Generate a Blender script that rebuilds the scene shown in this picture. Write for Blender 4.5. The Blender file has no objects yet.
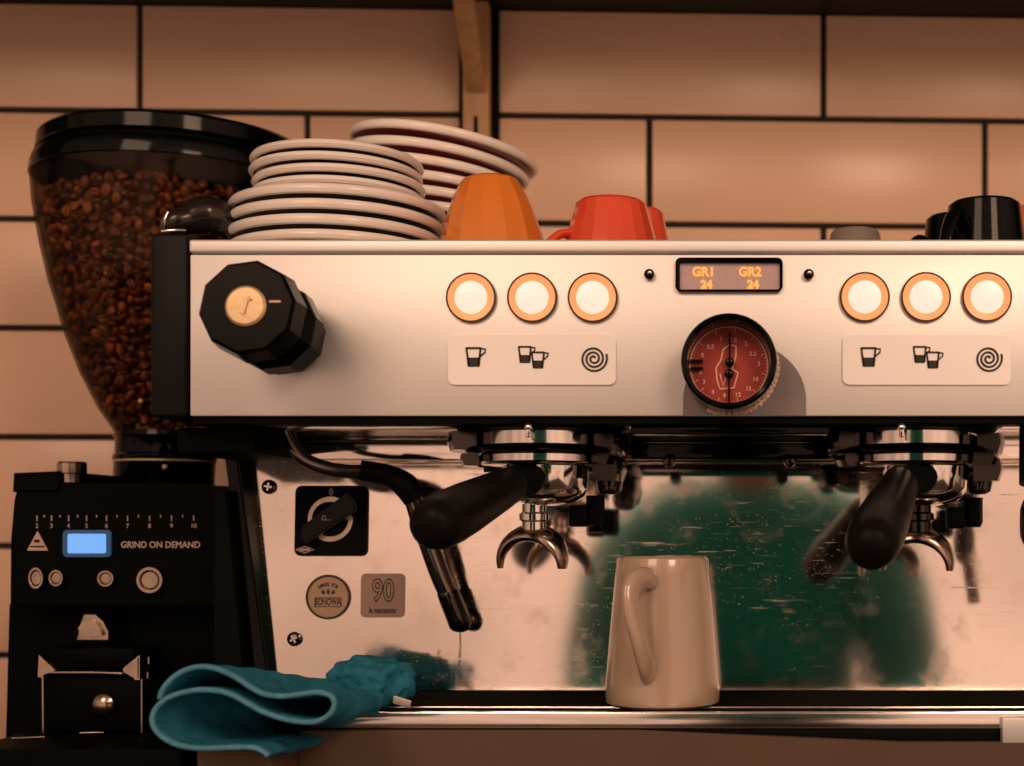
import bpy, bmesh, math, random
from mathutils import Vector, Matrix, noise
random.seed(7)
PI = math.pi
S = bpy.context.scene
COL = S.collection
F, CX, CY, D0 = 1360.0, 725.0, 530.0, 0.80       # lens in pixels, vanishing point, distance to the machine's front panel

# ------------------------------------------------------------------ camera
cam = bpy.data.cameras.new('camera'); cam_o = bpy.data.objects.new('view_camera', cam); COL.objects.link(cam_o)
cam.sensor_width = 36; cam.sensor_fit = 'HORIZONTAL'; cam.lens = F * 36 / 1024
cam.shift_x = (512 - CX) / 1024; cam.shift_y = (CY - 383) / 1024
cam_o.location = (0, -D0, 0); cam_o.rotation_euler = (PI / 2, 0, 0)
cam.clip_start = 0.01
cam.dof.use_dof = True; cam.dof.focus_distance = 0.84; cam.dof.aperture_fstop = 6.3
S.camera = cam_o

# ------------------------------------------------------------------ world: a dim warm cafe, brightest in front of the machine
W = bpy.data.worlds.new('cafe_room_light'); S.world = W; W.use_nodes = True
nt = W.node_tree; nt.nodes.clear()
def N(nt, t, **k):
    n = nt.nodes.new(t)
    for a, b in k.items(): setattr(n, a, b)
    return n
def math_node(nt, op, a, b=None, c=None, clamp=False):
    n = N(nt, 'ShaderNodeMath', operation=op, use_clamp=clamp)
    for i, v in enumerate((a, b, c)):
        if v is None: continue
        if isinstance(v, (int, float)): n.inputs[i].default_value = v
        else: nt.links.new(v, n.inputs[i])
    return n.outputs[0]
tc = N(nt, 'ShaderNodeTexCoord'); sep = N(nt, 'ShaderNodeSeparateXYZ'); nt.links.new(tc.outputs['Generated'], sep.inputs[0])
def smooth(v, a, b):
    m = N(nt, 'ShaderNodeMapRange', interpolation_type='SMOOTHSTEP')
    nt.links.new(v, m.inputs['Value']); m.inputs['From Min'].default_value = a; m.inputs['From Max'].default_value = b
    return m.outputs['Result']
X_, Y_, Z_ = sep.outputs
front = smooth(Y_, 0.35, -0.85)
low = smooth(Z_, -0.95, -0.25)
high = smooth(Z_, 0.95, 0.25)
band = math_node(nt, 'MULTIPLY', math_node(nt, 'MULTIPLY', front, low), high)
noi = N(nt, 'ShaderNodeTexNoise'); noi.inputs['Scale'].default_value = 4.5; noi.inputs['Detail'].default_value = 2
nt.links.new(tc.outputs['Generated'], noi.inputs['Vector'])
nv = smooth(noi.outputs['Fac'], 0.3, 0.62)
nv = math_node(nt, 'MULTIPLY_ADD', nv, 0.45, 0.62)
fac = math_node(nt, 'MULTIPLY', math_node(nt, 'MULTIPLY', band, nv), math_node(nt, 'MULTIPLY_ADD', smooth(X_, -0.75, 0.15), 0.35, 0.65))
mix = N(nt, 'ShaderNodeMix', data_type='RGBA')
mix.inputs['A'].default_value = (0.055, 0.030, 0.018, 1); mix.inputs['B'].default_value = (1.02, 0.60, 0.42, 1)
nt.links.new(fac, mix.inputs['Factor'])
bg = N(nt, 'ShaderNodeBackground'); bg.inputs['Strength'].default_value = 1.0
nt.links.new(mix.outputs['Result'], bg.inputs['Color'])
wo = N(nt, 'ShaderNodeOutputWorld'); nt.links.new(bg.outputs[0], wo.inputs[0])

# ------------------------------------------------------------------ added warm key and fill lights, no lamps in view
def area(name, loc, target, size, power, color):
    l = bpy.data.lights.new(name, 'AREA'); l.shape = 'RECTANGLE'; l.size, l.size_y = size; l.energy = power; l.color = color
    o = bpy.data.objects.new(name, l); COL.objects.link(o); o.location = loc
    o.rotation_euler = (Vector(target) - Vector(loc)).to_track_quat('-Z', 'Y').to_euler()
    return o
area('key_light_front', (-0.75, -1.55, 1.0), (-0.05, 0.2, 0.15), (0.7, 0.7), 10.5, (1, 0.64, 0.43))  # key light added from the upper left front
area('fill_light_side', (0.75, -1.5, 0.9), (0.15, 0.3, 0.15), (0.5, 0.5), 10, (1, 0.64, 0.43))  # fill light added from the right
S.view_settings.view_transform = 'Standard'; S.view_settings.look = 'None'
S.view_settings.exposure = 0.0; S.view_settings.gamma = 1.0; S.view_settings.use_curve_mapping = False

# ------------------------------------------------------------------ helpers
def P(px, py, Y):
    d = D0 + Y
    return Vector(((px - CX) * d / F, Y, (CY - py) * d / F))
def SC(Y): return (D0 + Y) / F                   # metres per pixel at that depth
MATS = {}
def mat(name, color, rough=0.5, metal=0.0, var=0.0, vscale=30, bump=0.0, bscale=200, coat=0.0, rvar=0.0, emit=None, estr=0.0, stretch=(1, 1, 1), spec=0.5, sheen=0.0):
    m = bpy.data.materials.new(name); m.use_nodes = True; t = m.node_tree
    b = t.nodes['Principled BSDF']
    b.inputs['Base Color'].default_value = (*color, 1); b.inputs['Roughness'].default_value = rough; b.inputs['Metallic'].default_value = metal
    b.inputs['Coat Weight'].default_value = coat; b.inputs['Specular IOR Level'].default_value = spec
    b.inputs['Coat Roughness'].default_value = 0.05; b.inputs['Sheen Weight'].default_value = sheen
    tc = N(t, 'ShaderNodeTexCoord'); mp = N(t, 'ShaderNodeMapping'); mp.inputs['Scale'].default_value = stretch
    t.links.new(tc.outputs['Object'], mp.inputs[0])
    nz = N(t, 'ShaderNodeTexNoise'); nz.inputs['Scale'].default_value = vscale; nz.inputs['Detail'].default_value = 6
    t.links.new(mp.outputs[0], nz.inputs['Vector'])
    mx = N(t, 'ShaderNodeMix', data_type='RGBA')
    mx.inputs['A'].default_value = (*[c * (1 - var) for c in color], 1); mx.inputs['B'].default_value = (*[min(1, c * (1 + var)) for c in color], 1)
    t.links.new(nz.outputs['Fac'], mx.inputs['Factor']); t.links.new(mx.outputs['Result'], b.inputs['Base Color'])
    if rvar:
        r = N(t, 'ShaderNodeMapRange'); r.inputs['To Min'].default_value = max(0.02, rough - rvar); r.inputs['To Max'].default_value = rough + rvar
        t.links.new(nz.outputs['Fac'], r.inputs['Value']); t.links.new(r.outputs['Result'], b.inputs['Roughness'])
    if bump:
        n2 = N(t, 'ShaderNodeTexNoise'); n2.inputs['Scale'].default_value = bscale; n2.inputs['Detail'].default_value = 4
        t.links.new(mp.outputs[0], n2.inputs['Vector'])
        bp = N(t, 'ShaderNodeBump'); bp.inputs['Strength'].default_value = bump; bp.inputs['Distance'].default_value = 0.001
        t.links.new(n2.outputs['Fac'], bp.inputs['Height']); t.links.new(bp.outputs[0], b.inputs['Normal'])
    if emit:
        b.inputs['Emission Color'].default_value = (*emit, 1); b.inputs['Emission Strength'].default_value = estr
    MATS[name] = m
    return m

M_panel = mat('brushed_steel_panel', (0.84, 0.84, 0.84), 0.46, 0.6, 0.05, 9, 0.0, rvar=0.06, stretch=(1, 1, 2))
M_steel = mat('polished_steel', (0.86, 0.82, 0.78), 0.16, 1.0, 0.05, 40, rvar=0.06)
M_chrome = mat('chrome', (0.80, 0.76, 0.72), 0.10, 1.0, 0.06, 60, rvar=0.05)
M_darkchrome = mat('dark_chrome', (0.055, 0.048, 0.044), 0.14, 1.0, 0.3, 60, rvar=0.08)
M_tube = mat('smoked_steel_tube', (0.17, 0.14, 0.12), 0.16, 1.0, 0.2, 50, rvar=0.05)
M_black = mat('black_plastic', (0.003, 0.004, 0.004), 0.55, 0, 0.3, 80, 0.05, 300, spec=0.05)
M_side = mat('black_side_sheet', (0.007, 0.008, 0.007), 0.45, 0, 0.2, 30, 0.05, 200, spec=0.12)
M_gloss = mat('glossy_black', (0.0012, 0.0018, 0.002), 0.10, 0, 0.3, 60, rvar=0.04, spec=0.16)
M_grind = mat('grinder_black', (0.002, 0.003, 0.003), 0.5, 0, 0.3, 60, 0.05, 400, spec=0.03)
M_knob = mat('moulded_black_knob', (0.0015, 0.002, 0.002), 0.22, 0, 0.3, 60, rvar=0.05, spec=0.05)
M_tamper = mat('smoky_tamper_handle', (0.045, 0.038, 0.035), 0.22, 0.7, 0.5, 30, rvar=0.08)
M_rubber = mat('black_rubber', (0.006, 0.005, 0.005), 0.40, 0, 0.3, 60, 0.1, 300, spec=0.07)
M_tile = mat('glazed_tile', (0.74, 0.50, 0.35), 0.30, 0, 0.06, 7, 0.10, 14, rvar=0.08)
M_grout = mat('dark_grout', (0.010, 0.013, 0.011), 0.9, 0, 0.3, 90, 0.4, 300)
M_shelf = mat('dark_shelf_wood', (0.020, 0.017, 0.011), 0.6, 0, 0.3, 30, 0.1, 80, spec=0.2)
M_wood = mat('light_bracket_wood', (0.50, 0.29, 0.14), 0.5, 0, 0.35, 30, 0.1, 90, stretch=(4, 4, 0.6))
M_white = mat('white_glaze', (0.88, 0.83, 0.78), 0.22, 0, 0.05, 40, coat=0.4)
M_bglaze = mat('black_glaze', (0.008, 0.010, 0.010), 0.22, 0, 0.2, 40, coat=0.2)
M_rglaze = mat('dark_red_glaze', (0.13, 0.012, 0.012), 0.22, 0, 0.2, 40, coat=0.2)
M_orange = mat('orange_glaze', (0.72, 0.22, 0.03), 0.25, 0, 0.12, 60, 0.05, 120, coat=0.3)
M_red = mat('red_glaze', (0.75, 0.085, 0.035), 0.18, 0, 0.10, 60, coat=0.5)
M_coral = mat('coral_glaze', (0.85, 0.20, 0.08), 0.2, 0, 0.1, 60, coat=0.4)
M_grey = mat('grey_glaze', (0.22, 0.20, 0.17), 0.4, 0, 0.1, 60)
M_mug = mat('cream_glaze', (0.50, 0.37, 0.28), 0.20, 0, 0.05, 30, coat=0.6)
M_bean = mat('roasted_bean', (0.50, 0.16, 0.045), 0.30, 0, 0.55, 120, 0.2, 500, coat=0.6)
_t = M_bean.node_tree; _oi = N(_t, 'ShaderNodeObjectInfo'); _b = _t.nodes['Principled BSDF']; _l = _b.inputs['Base Color'].links[0].from_socket
_r = N(_t, 'ShaderNodeMix', data_type='RGBA', blend_type='MULTIPLY'); _r.inputs['Factor'].default_value = 1.0
_t.links.new(_l, _r.inputs['A']); _m = N(_t, 'ShaderNodeMapRange'); _m.inputs['To Min'].default_value = 0.18; _m.inputs['To Max'].default_value = 1.9
_t.links.new(math_node(_t, 'POWER', _oi.outputs['Random'], 2.0), _m.inputs['Value']); _t.links.new(_m.outputs['Result'], _r.inputs['B']); _t.links.new(_r.outputs['Result'], _b.inputs['Base Color'])
M_cloth = mat('teal_microfibre', (0.028, 0.20, 0.30), 1.0, 0, 0.40, 140, 1.0, 700, spec=0.05)
M_hem = mat('cloth_hem', (0.10, 0.30, 0.44), 1.0, 0, 0.4, 200, 1.0, 800, spec=0.05)
M_worn = mat('worn_chrome', (0.42, 0.34, 0.28), 0.22, 1.0, 0.5, 90, rvar=0.1)
M_tag = mat('cloth_care_tag', (0.75, 0.66, 0.58), 0.7, 0, 0.2, 60)
M_tray = mat('tray_brown_steel', (0.11, 0.066, 0.040), 0.6, 0.1, 0.12, 18, 0.1, 200)
M_ink = mat('dark_ink', (0.016, 0.012, 0.010), 0.6, 0, 0.2, 60)
M_plate = mat('icon_plate_white', (0.98, 0.97, 0.96), 0.40, 0.25, 0.03, 20)
M_btnw = mat('button_white_lens', (0.85, 0.70, 0.66), 0.3, 0, 0.05, 60, emit=(1.0, 0.80, 0.70), estr=0.6)
M_btna = mat('button_amber_rim', (0.8, 0.30, 0.12), 0.3, 0, 0.05, 60, emit=(1.0, 0.36, 0.13), estr=0.62)
M_bezel = mat('button_brown_bezel', (0.03, 0.008, 0.005), 0.35, 0, 0.2, 60)
M_lcd = mat('display_glass', (0.42, 0.30, 0.27), 0.25, 0, 0.18, 300, emit=(0.55, 0.33, 0.28), estr=0.18)
M_digit = mat('amber_digits', (0.9, 0.4, 0.08), 0.4, 0, 0.05, 60, emit=(1.0, 0.42, 0.08), estr=0.7)
M_dial = mat('red_dial', (0.40, 0.035, 0.022), 0.5, 0, 0.25, 25, emit=None)
M_cream = mat('cream_print', (0.85, 0.50, 0.36), 0.5, 0, 0.1, 60)
M_cap = mat('brass_cap', (0.62, 0.46, 0.26), 0.38, 0.35, 0.15, 60, 0.2, 250)
M_gplate = mat('grey_gauge_surround', (0.23, 0.20, 0.20), 0.5, 0.3, 0.2, 60, 0.1, 300)
M_seal = mat('cracked_sealant', (0.72, 0.56, 0.46), 0.7, 0, 0.3, 200, 0.8, 300)
M_blue = mat('blue_display', (0.05, 0.2, 0.5), 0.3, 0, 0.08, 100, emit=(0.17, 0.42, 0.90), estr=0.9)
M_bluef = mat('blue_display_frame', (0.01, 0.05, 0.11), 0.3, 0, 0.1, 100, emit=(0.02, 0.12, 0.28), estr=0.25)
M_gtext = mat('grinder_print', (0.50, 0.36, 0.29), 0.6, 0, 0.1, 100)
M_stick = mat('tan_sticker', (0.36, 0.24, 0.16), 0.5, 0.2, 0.2, 80)
M_stick2 = mat('taupe_sticker', (0.30, 0.20, 0.165), 0.5, 0.2, 0.12, 60)
M_counter = mat('dark_counter', (0.05, 0.035, 0.025), 0.4, 0, 0.2, 10)
M_floor = mat('floor_concrete', (0.12, 0.09, 0.07), 0.7, 0, 0.2, 3)
M_skin = mat('skin', (0.55, 0.30, 0.20), 0.5, 0, 0.1, 30)
M_hair = mat('dark_hair', (0.02, 0.013, 0.010), 0.6, 0, 0.4, 200)
M_shirt = mat('teal_shirt', (0.002, 0.50, 0.46), 0.85, 0, 0.85, 5)
M_trouser = mat('dark_trousers', (0.02, 0.02, 0.03), 0.9, 0, 0.2, 30)
M_drop = mat('water', (0.75, 0.7, 0.66), 0.05, 0, 0.05, 60)
M_drop.node_tree.nodes['Principled BSDF'].inputs['Transmission Weight'].default_value = 0.9
M_slat = mat('grate_slat', (0.006, 0.006, 0.005), 0.8, 0.0, 0.3, 60, rvar=0.08, spec=0.02)

# smoked clear plastic of the hopper
m = bpy.data.materials.new('smoked_clear_plastic'); m.use_nodes = True; t = m.node_tree; t.nodes.clear()
tr = N(t, 'ShaderNodeBsdfTransparent'); gl = N(t, 'ShaderNodeBsdfGlossy'); fr = N(t, 'ShaderNodeLayerWeight'); ms = N(t, 'ShaderNodeMixShader'); ou = N(t, 'ShaderNodeOutputMaterial')
nz = N(t, 'ShaderNodeTexNoise'); nz.inputs['Scale'].default_value = 12; rp = N(t, 'ShaderNodeMix', data_type='RGBA')
rp.inputs['A'].default_value = (0.60, 0.56, 0.50, 1); rp.inputs['B'].default_value = (0.80, 0.76, 0.70, 1)
t.links.new(nz.outputs['Fac'], rp.inputs['Factor'])
rq = N(t, 'ShaderNodeMix', data_type='RGBA'); t.links.new(rp.outputs['Result'], rq.inputs['A']); rq.inputs['B'].default_value = (0.12, 0.10, 0.08, 1)   # longer path through the wall at grazing angles
t.links.new(math_node(t, 'POWER', fr.outputs['Facing'], 1.6), rq.inputs['Factor']); t.links.new(rq.outputs['Result'], tr.inputs['Color'])
gl.inputs['Roughness'].default_value = 0.06; fr.inputs['Blend'].default_value = 0.25
t.links.new(math_node(t, 'MULTIPLY_ADD', math_node(t, 'POWER', fr.outputs['Facing'], 3.0), 0.22, 0.010), ms.inputs[0]); t.links.new(tr.outputs[0], ms.inputs[1]); t.links.new(gl.outputs[0], ms.inputs[2]); t.links.new(ms.outputs[0], ou.inputs[0])
M_glass = m

# scuffed mirror steel of the splash panel: bright metal with limescale specks, streaks and fine scratches
m = bpy.data.materials.new('scuffed_mirror_steel'); m.use_nodes = True; t = m.node_tree; b = t.nodes['Principled BSDF']
b.inputs['Metallic'].default_value = 1.0
tc = N(t, 'ShaderNodeTexCoord')
def nz_(scale, det, st=(1, 1, 1)):
    mp = N(t, 'ShaderNodeMapping'); mp.inputs['Scale'].default_value = st; t.links.new(tc.outputs['Object'], mp.inputs[0])
    n = N(t, 'ShaderNodeTexNoise'); n.inputs['Scale'].default_value = scale; n.inputs['Detail'].default_value = det; t.links.new(mp.outputs[0], n.inputs['Vector'])
    return n.outputs['Fac']
def mr(v, a, b_, c=0.0, d=1.0):
    r = N(t, 'ShaderNodeMapRange', interpolation_type='SMOOTHSTEP'); t.links.new(v, r.inputs['Value'])
    for k, x in zip(('From Min', 'From Max', 'To Min', 'To Max'), (a, b_, c, d)): r.inputs[k].default_value = x
    return r.outputs['Result']
specks = mr(nz_(900, 3), 0.665, 0.74)
patch = mr(nz_(11, 3), 0.38, 0.60)
scr = mr(nz_(420, 2, (0.08, 1, 2.2)), 0.66, 0.72)
grime = mr(nz_(55, 8), 0.50, 0.75)
spot = math_node(t, 'MULTIPLY', specks, patch)
dirt = math_node(t, 'MAXIMUM', spot, math_node(t, 'MULTIPLY', math_node(t, 'MULTIPLY', scr, patch), 0.4))
mx = N(t, 'ShaderNodeMix', data_type='RGBA'); mx.inputs['A'].default_value = (0.90, 0.83, 0.77, 1); mx.inputs['B'].default_value = (0.80, 0.66, 0.54, 1)
t.links.new(dirt, mx.inputs['Factor'])
mx2 = N(t, 'ShaderNodeMix', data_type='RGBA'); t.links.new(mx.outputs['Result'], mx2.inputs['A']); mx2.inputs['B'].default_value = (0.70, 0.60, 0.50, 1)
t.links.new(math_node(t, 'MULTIPLY', grime, 0.4), mx2.inputs['Factor']); 
mx3 = N(t, 'ShaderNodeMix', data_type='RGBA'); t.links.new(mx2.outputs['Result'], mx3.inputs['A']); mx3.inputs['B'].default_value = (0.62, 0.50, 0.36, 1)
t.links.new(math_node(t, 'MULTIPLY', mr(nz_(16, 5), 0.58, 0.80), 0.28), mx3.inputs['Factor']); t.links.new(mx3.outputs['Result'], b.inputs['Base Color'])
t.links.new(math_node(t, 'ADD', math_node(t, 'MULTIPLY', dirt, 0.5), math_node(t, 'MULTIPLY_ADD', grime, 0.07, 0.075)), b.inputs['Roughness'])
t.links.new(math_node(t, 'SUBTRACT', 1.0, math_node(t, 'MULTIPLY', dirt, 0.55)), b.inputs['Metallic'])
M_mirror = m

ORI = {}
def link_mesh(name, bm, mats, angle=38, smooth=True):
    bmesh.ops.recalc_face_normals(bm, faces=bm.faces)
    a = math.radians(angle)
    for f in bm.faces: f.smooth = smooth
    for e in bm.edges:
        if len(e.link_faces) == 2 and e.calc_face_angle(0) > a: e.smooth = False
    me = bpy.data.meshes.new(name); bm.to_mesh(me); bm.free()
    for m in (mats if isinstance(mats, (list, tuple)) else [mats]): me.materials.append(m)
    o = bpy.data.objects.new(name, me); COL.objects.link(o)
    return o
def obj(name, bm, mats, parent=None, M=None, angle=38, smooth=True, label=None):
    """One mesh object; vertices given in world space (after M), stored relative to the thing's base."""
    if M is not None: bmesh.ops.transform(bm, matrix=M, verts=bm.verts)
    base = ORI.get(parent.name, Vector((0, 0, 0))) if parent else Vector((0, 0, 0))
    if parent is None:
        base = sum((v.co for v in bm.verts), Vector()) / len(bm.verts); base.z = min(v.co.z for v in bm.verts)
    bmesh.ops.translate(bm, vec=-base, verts=bm.verts)
    o = link_mesh(name, bm, mats, angle, smooth)
    if parent: o.parent = parent; ORI[o.name] = base
    else: o.location = base; ORI[o.name] = base
    if label: o['label'] = label
    return o
def thing(name, loc, label, cat, group=None):
    o = bpy.data.objects.new(name, None); COL.objects.link(o); o.location = loc; o.empty_display_size = 0.02
    o['label'] = label; o['category'] = cat
    if group: o['group'] = group
    ORI[o.name] = Vector(loc)
    return o
def tag(o, label, cat, group=None, kind=None):
    o['label'] = label; o['category'] = cat
    if group: o['group'] = group
    if kind: o['kind'] = kind
    return o
def children(o): return [c for c in bpy.data.objects if c.parent == o]
def copy_tree(o, parent=None):
    c = o.copy(); COL.objects.link(c); c.parent = parent
    for ch in children(o): copy_tree(ch, c)
    return c

def box(bm, lo, hi, bev=0.0, seg=2):
    lo, hi = Vector(lo), Vector(hi)
    r = bmesh.ops.create_cube(bm, size=1.0)
    vs = r['verts']
    for v in vs:
        v.co = Vector(((lo[i] + hi[i]) / 2 + v.co[i] * (hi[i] - lo[i]) for i in range(3)))
    if bev:
        es = list({e for v in vs for e in v.link_edges})
        bmesh.ops.bevel(bm, geom=es, offset=bev, segments=seg, affect='EDGES', profile=0.5)
    return bm
def lathe(bm, prof, segs=48, M=None, mi=None, flat_segments=False, cap=True):
    """prof: (r, z) list revolved about z; mi: material index per span."""
    rings = []
    for r, z in prof:
        if r < 1e-6: rings.append([bm.verts.new((0, 0, z))])
        else: rings.append([bm.verts.new((r * math.cos(2 * PI * i / segs), r * math.sin(2 * PI * i / segs), z)) for i in range(segs)])
    for k in range(len(rings) - 1):
        A, B = rings[k], rings[k + 1]
        for i in range(segs):
            j = (i + 1) % segs
            if len(A) == 1 and len(B) == 1: continue
            if len(A) == 1: f = bm.faces.new((A[0], B[i], B[j]))
            elif len(B) == 1: f = bm.faces.new((A[i], A[j], B[0]))
            else: f = bm.faces.new((A[i], A[j], B[j], B[i]))
            if mi: f.material_index = mi[k]
    if M is not None: bmesh.ops.transform(bm, matrix=M, verts=[v for R in rings for v in R])
    return bm
def tube(bm, pts, rad, segs=16, sub=6, closed_ends=True, squash=None):
    """Smooth tube through pts (Catmull-Rom); rad a number or one per point; squash=(a,b) scales the section."""
    pts = [Vector(p) for p in pts]; n = len(pts)
    rads = rad if isinstance(rad, (list, tuple)) else [rad] * n
    Q, R = [], []
    for i in range(n - 1):
        p0, p1, p2, p3 = pts[max(0, i - 1)], pts[i], pts[i + 1], pts[min(n - 1, i + 2)]
        for s in range(sub):
            u = s / sub
            Q.append(0.5 * ((2 * p1) + (-p0 + p2) * u + (2 * p0 - 5 * p1 + 4 * p2 - p3) * u * u + (-p0 + 3 * p1 - 3 * p2 + p3) * u ** 3))
            R.append(rads[i] * (1 - u) + rads[i + 1] * u)
    Q.append(pts[-1]); R.append(rads[-1])
    T = (Q[1] - Q[0]).normalized(); up = Vector((0, 0, 1)) if abs(T.z) < 0.9 else Vector((0, 1, 0))
    a = T.cross(up).normalized(); rings = []
    for i, q in enumerate(Q):
        T = (Q[min(i + 1, len(Q) - 1)] - Q[max(i - 1, 0)]).normalized()
        a = (a - T * a.dot(T)).normalized(); b = T.cross(a)
        sa, sb = squash or (1, 1)
        rings.append([bm.verts.new(q + (a * math.cos(2 * PI * k / segs) * sa + b * math.sin(2 * PI * k / segs) * sb) * R[i]) for k in range(segs)])
    for A, B in zip(rings, rings[1:]):
        for k in range(segs):
            j = (k + 1) % segs; bm.faces.new((A[k], A[j], B[j], B[k]))
    if closed_ends: bm.faces.new(rings[0][::-1]); bm.faces.new(rings[-1])
    return bm
def prism(bm, poly, y0, y1, bev=0.0):
    """poly: (x, z) outline extruded in y."""
    A = [bm.verts.new((x, y0, z)) for x, z in poly]; B = [bm.verts.new((x, y1, z)) for x, z in poly]
    n = len(poly); fs = [bm.faces.new(A), bm.faces.new(B[::-1])]
    for i in range(n):
        j = (i + 1) % n; bm.faces.new((A[i], B[i], B[j], A[j]))
    if bev:
        bmesh.ops.bevel(bm, geom=list(fs[0].edges), offset=bev, segments=2, affect='EDGES')
    return bm
def rrect(cx, cz, w, h, r, n=6):
    out = []
    for sx, sz, a0 in ((1, 1, 0), (-1, 1, 90), (-1, -1, 180), (1, -1, 270)):
        for k in range(n + 1):
            a = math.radians(a0 + 90 * k / n)
            out.append((cx + sx * (w / 2 - r) + r * math.cos(a), cz + sz * (h / 2 - r) + r * math.sin(a)))
    return out
def ring2d(cx, cz, r0, r1, n=40):
    return [(cx + r1 * math.cos(2 * PI * k / n), cz + r1 * math.sin(2 * PI * k / n)) for k in range(n)]
def annulus(bm, c, r0, r1, y0, y1, n=48):
    """ring about the y axis"""
    lathe(bm, [(r0, 0), (r1, 0), (r1, 1), (r0, 1), (r0, 0)], n, Matrix.Translation((c[0], y0, c[1])) @ Matrix.Rotation(-PI / 2, 4, 'X') @ Matrix.Diagonal((1, 1, y1 - y0, 1)))
    return bm
def disc(bm, c, r, y0, y1, n=48, dome=0.0):
    lathe(bm, [(0, -dome), (r * 0.6, -dome * 0.7), (r, 0), (r, y1 - y0), (0, y1 - y0)], n, Matrix.Translation((c[0], y0, c[1])) @ Matrix.Rotation(-PI / 2, 4, 'X'))
    return bm
def stroke(bm, pts, w, y0, y1):
    """flat ribbon along (x, z) points"""
    L, R = [], []
    for i, p in enumerate(pts):
        a = Vector(pts[max(0, i - 1)]); b_ = Vector(pts[min(len(pts) - 1, i + 1)])
        d = (b_ - a).normalized(); nrm = Vector((-d.y, d.x)) * w / 2; p = Vector(p)
        L.append(p + nrm); R.append(p - nrm)
    for i in range(len(pts) - 1):
        q = [L[i], L[i + 1], R[i + 1], R[i]]
        A = [bm.verts.new((v.x, y0, v.y)) for v in q]; B = [bm.verts.new((v.x, y1, v.y)) for v in q]
        bm.faces.new(A); bm.faces.new(B[::-1])
        for k in range(4): bm.faces.new((A[k], B[k], B[(k + 1) % 4], A[(k + 1) % 4]))
    return bm
def text(bm, s, x, z, size, y0, depth=0.0004, align='CENTER', M=None, bold=0.0, xs=1.0, rot=0.0):
    cu = bpy.data.curves.new('lettering', 'FONT'); cu.body = s; cu.size = size; cu.align_x = align; cu.align_y = 'CENTER'
    cu.extrude = depth / 2; cu.offset = bold; cu.resolution_u = 3
    o = bpy.data.objects.new('lettering', cu); COL.objects.link(o)
    me = bpy.data.meshes.new_from_object(o); bpy.data.objects.remove(o)
    t0 = bmesh.new(); t0.from_mesh(me); bpy.data.meshes.remove(me); bpy.data.curves.remove(cu)
    T = Matrix.Translation((x, y0, z)) @ Matrix.Rotation(rot, 4, 'Y') @ Matrix.Rotation(PI / 2, 4, 'X') @ Matrix.Diagonal((xs, 1, 1, 1))
    if M is not None: T = M @ T
    bmesh.ops.transform(t0, matrix=T, verts=t0.verts)
    vm = [bm.verts.new(v.co) for v in t0.verts]
    t0.verts.index_update()
    for f in t0.faces:
        try: bm.faces.new([vm[v.index] for v in f.verts])
        except ValueError: pass
    t0.free()
    return bm
def B(): return bmesh.new()

# ================================================================== SETTING
WR = math.atan(0.038)
WM = Matrix.Translation((-0.67, 0.45, 0)) @ Matrix.Rotation(WR, 4, 'Z')      # wall frame: x along the wall, y into it
bm = B(); box(bm, (-1.6, 0.004, -1.30), (3.2, 0.10, 1.4))
for f in bm.faces: f.material_index = 0
gw = 0.0056
z0, tp, tw = 0.0855, 0.10025, 0.3166
for r in range(-9, 6):
    zb = z0 + r * tp
    off = (-0.540 + 0.67) if (r % 2 == 1) else (-0.3870 + 0.67)
    for k in range(-6, 9):
        ua = off + k * tw; n0 = len(bm.faces)
        if ua < -1.5 or ua > 2.9: continue
        box(bm, (ua + gw / 2, -0.001, zb + gw / 2), (ua + tw - gw / 2, 0.006, zb + tp - gw / 2), 0.0012, 2)
        bm.faces.ensure_lookup_table()
        for f in bm.faces[n0:]: f.material_index = 1
w = obj('wall_back', bm, [M_grout, M_tile], M=WM); w['kind'] = 'structure'
w['label'] = 'back wall of large peach glazed tiles with dark grout'
bm = B(); box(bm, (-3, -3.4, -1.40), (3, 0.6, -1.30)); o = obj('floor', bm, M_floor); o['kind'] = 'structure'

bm = B(); box(bm, (-1.1, -0.16, -0.25), (1.1, 0.40, -0.215), 0.004)
box(bm, (-1.05, -0.12, -1.30), (1.05, 0.40, -0.25))
tag(obj('counter', bm, M_counter), 'dark counter under the coffee machine and grinder', 'counter')

# wall shelf and bracket
bm = B(); box(bm, (-0.6, -0.34, 0.484), (2.2, -0.001, 0.512), 0.003)
tag(obj('wall_shelf', bm, M_shelf, M=WM), 'dark wall shelf along the top edge above the tiles', 'shelf')
br = thing('shelf_bracket', P(479, 130, 0.455), 'light wooden shelf bracket on a black wall channel', 'bracket')
bx = -0.228 + 0.67
bm = B(); box(bm, (bx - 0.0185, -0.006, 0.20), (bx + 0.0185, 0.004, 0.484), 0.001)
obj('wall_channel', bm, M_black, br, M=WM)
bm = B(); box(bm, (bx - 0.0125, -0.024, 0.30), (bx + 0.0115, -0.006, 0.484), 0.002)
obj('upright', bm, M_wood, br, M=WM)
bm = B(); box(bm, (bx - 0.002, -0.0255, 0.340), (bx + 0.0015, -0.0235, 0.378), 0.0005)
obj('slot', bm, M_black, br, M=WM)
bm = B(); a = Vector((bx, -0.020, 0.405)); c = Vector((bx, -0.13, 0.482))
d = (c - a); L = d.length; ang = math.atan2(d.z, -d.y)
box(bm, (-0.009, -L, -0.008), (0.009, 0, 0.008), 0.002)
obj('brace', bm, M_wood, br, M=WM @ Matrix.Translation(a) @ Matrix.Rotation(-ang, 4, 'X'))

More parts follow.
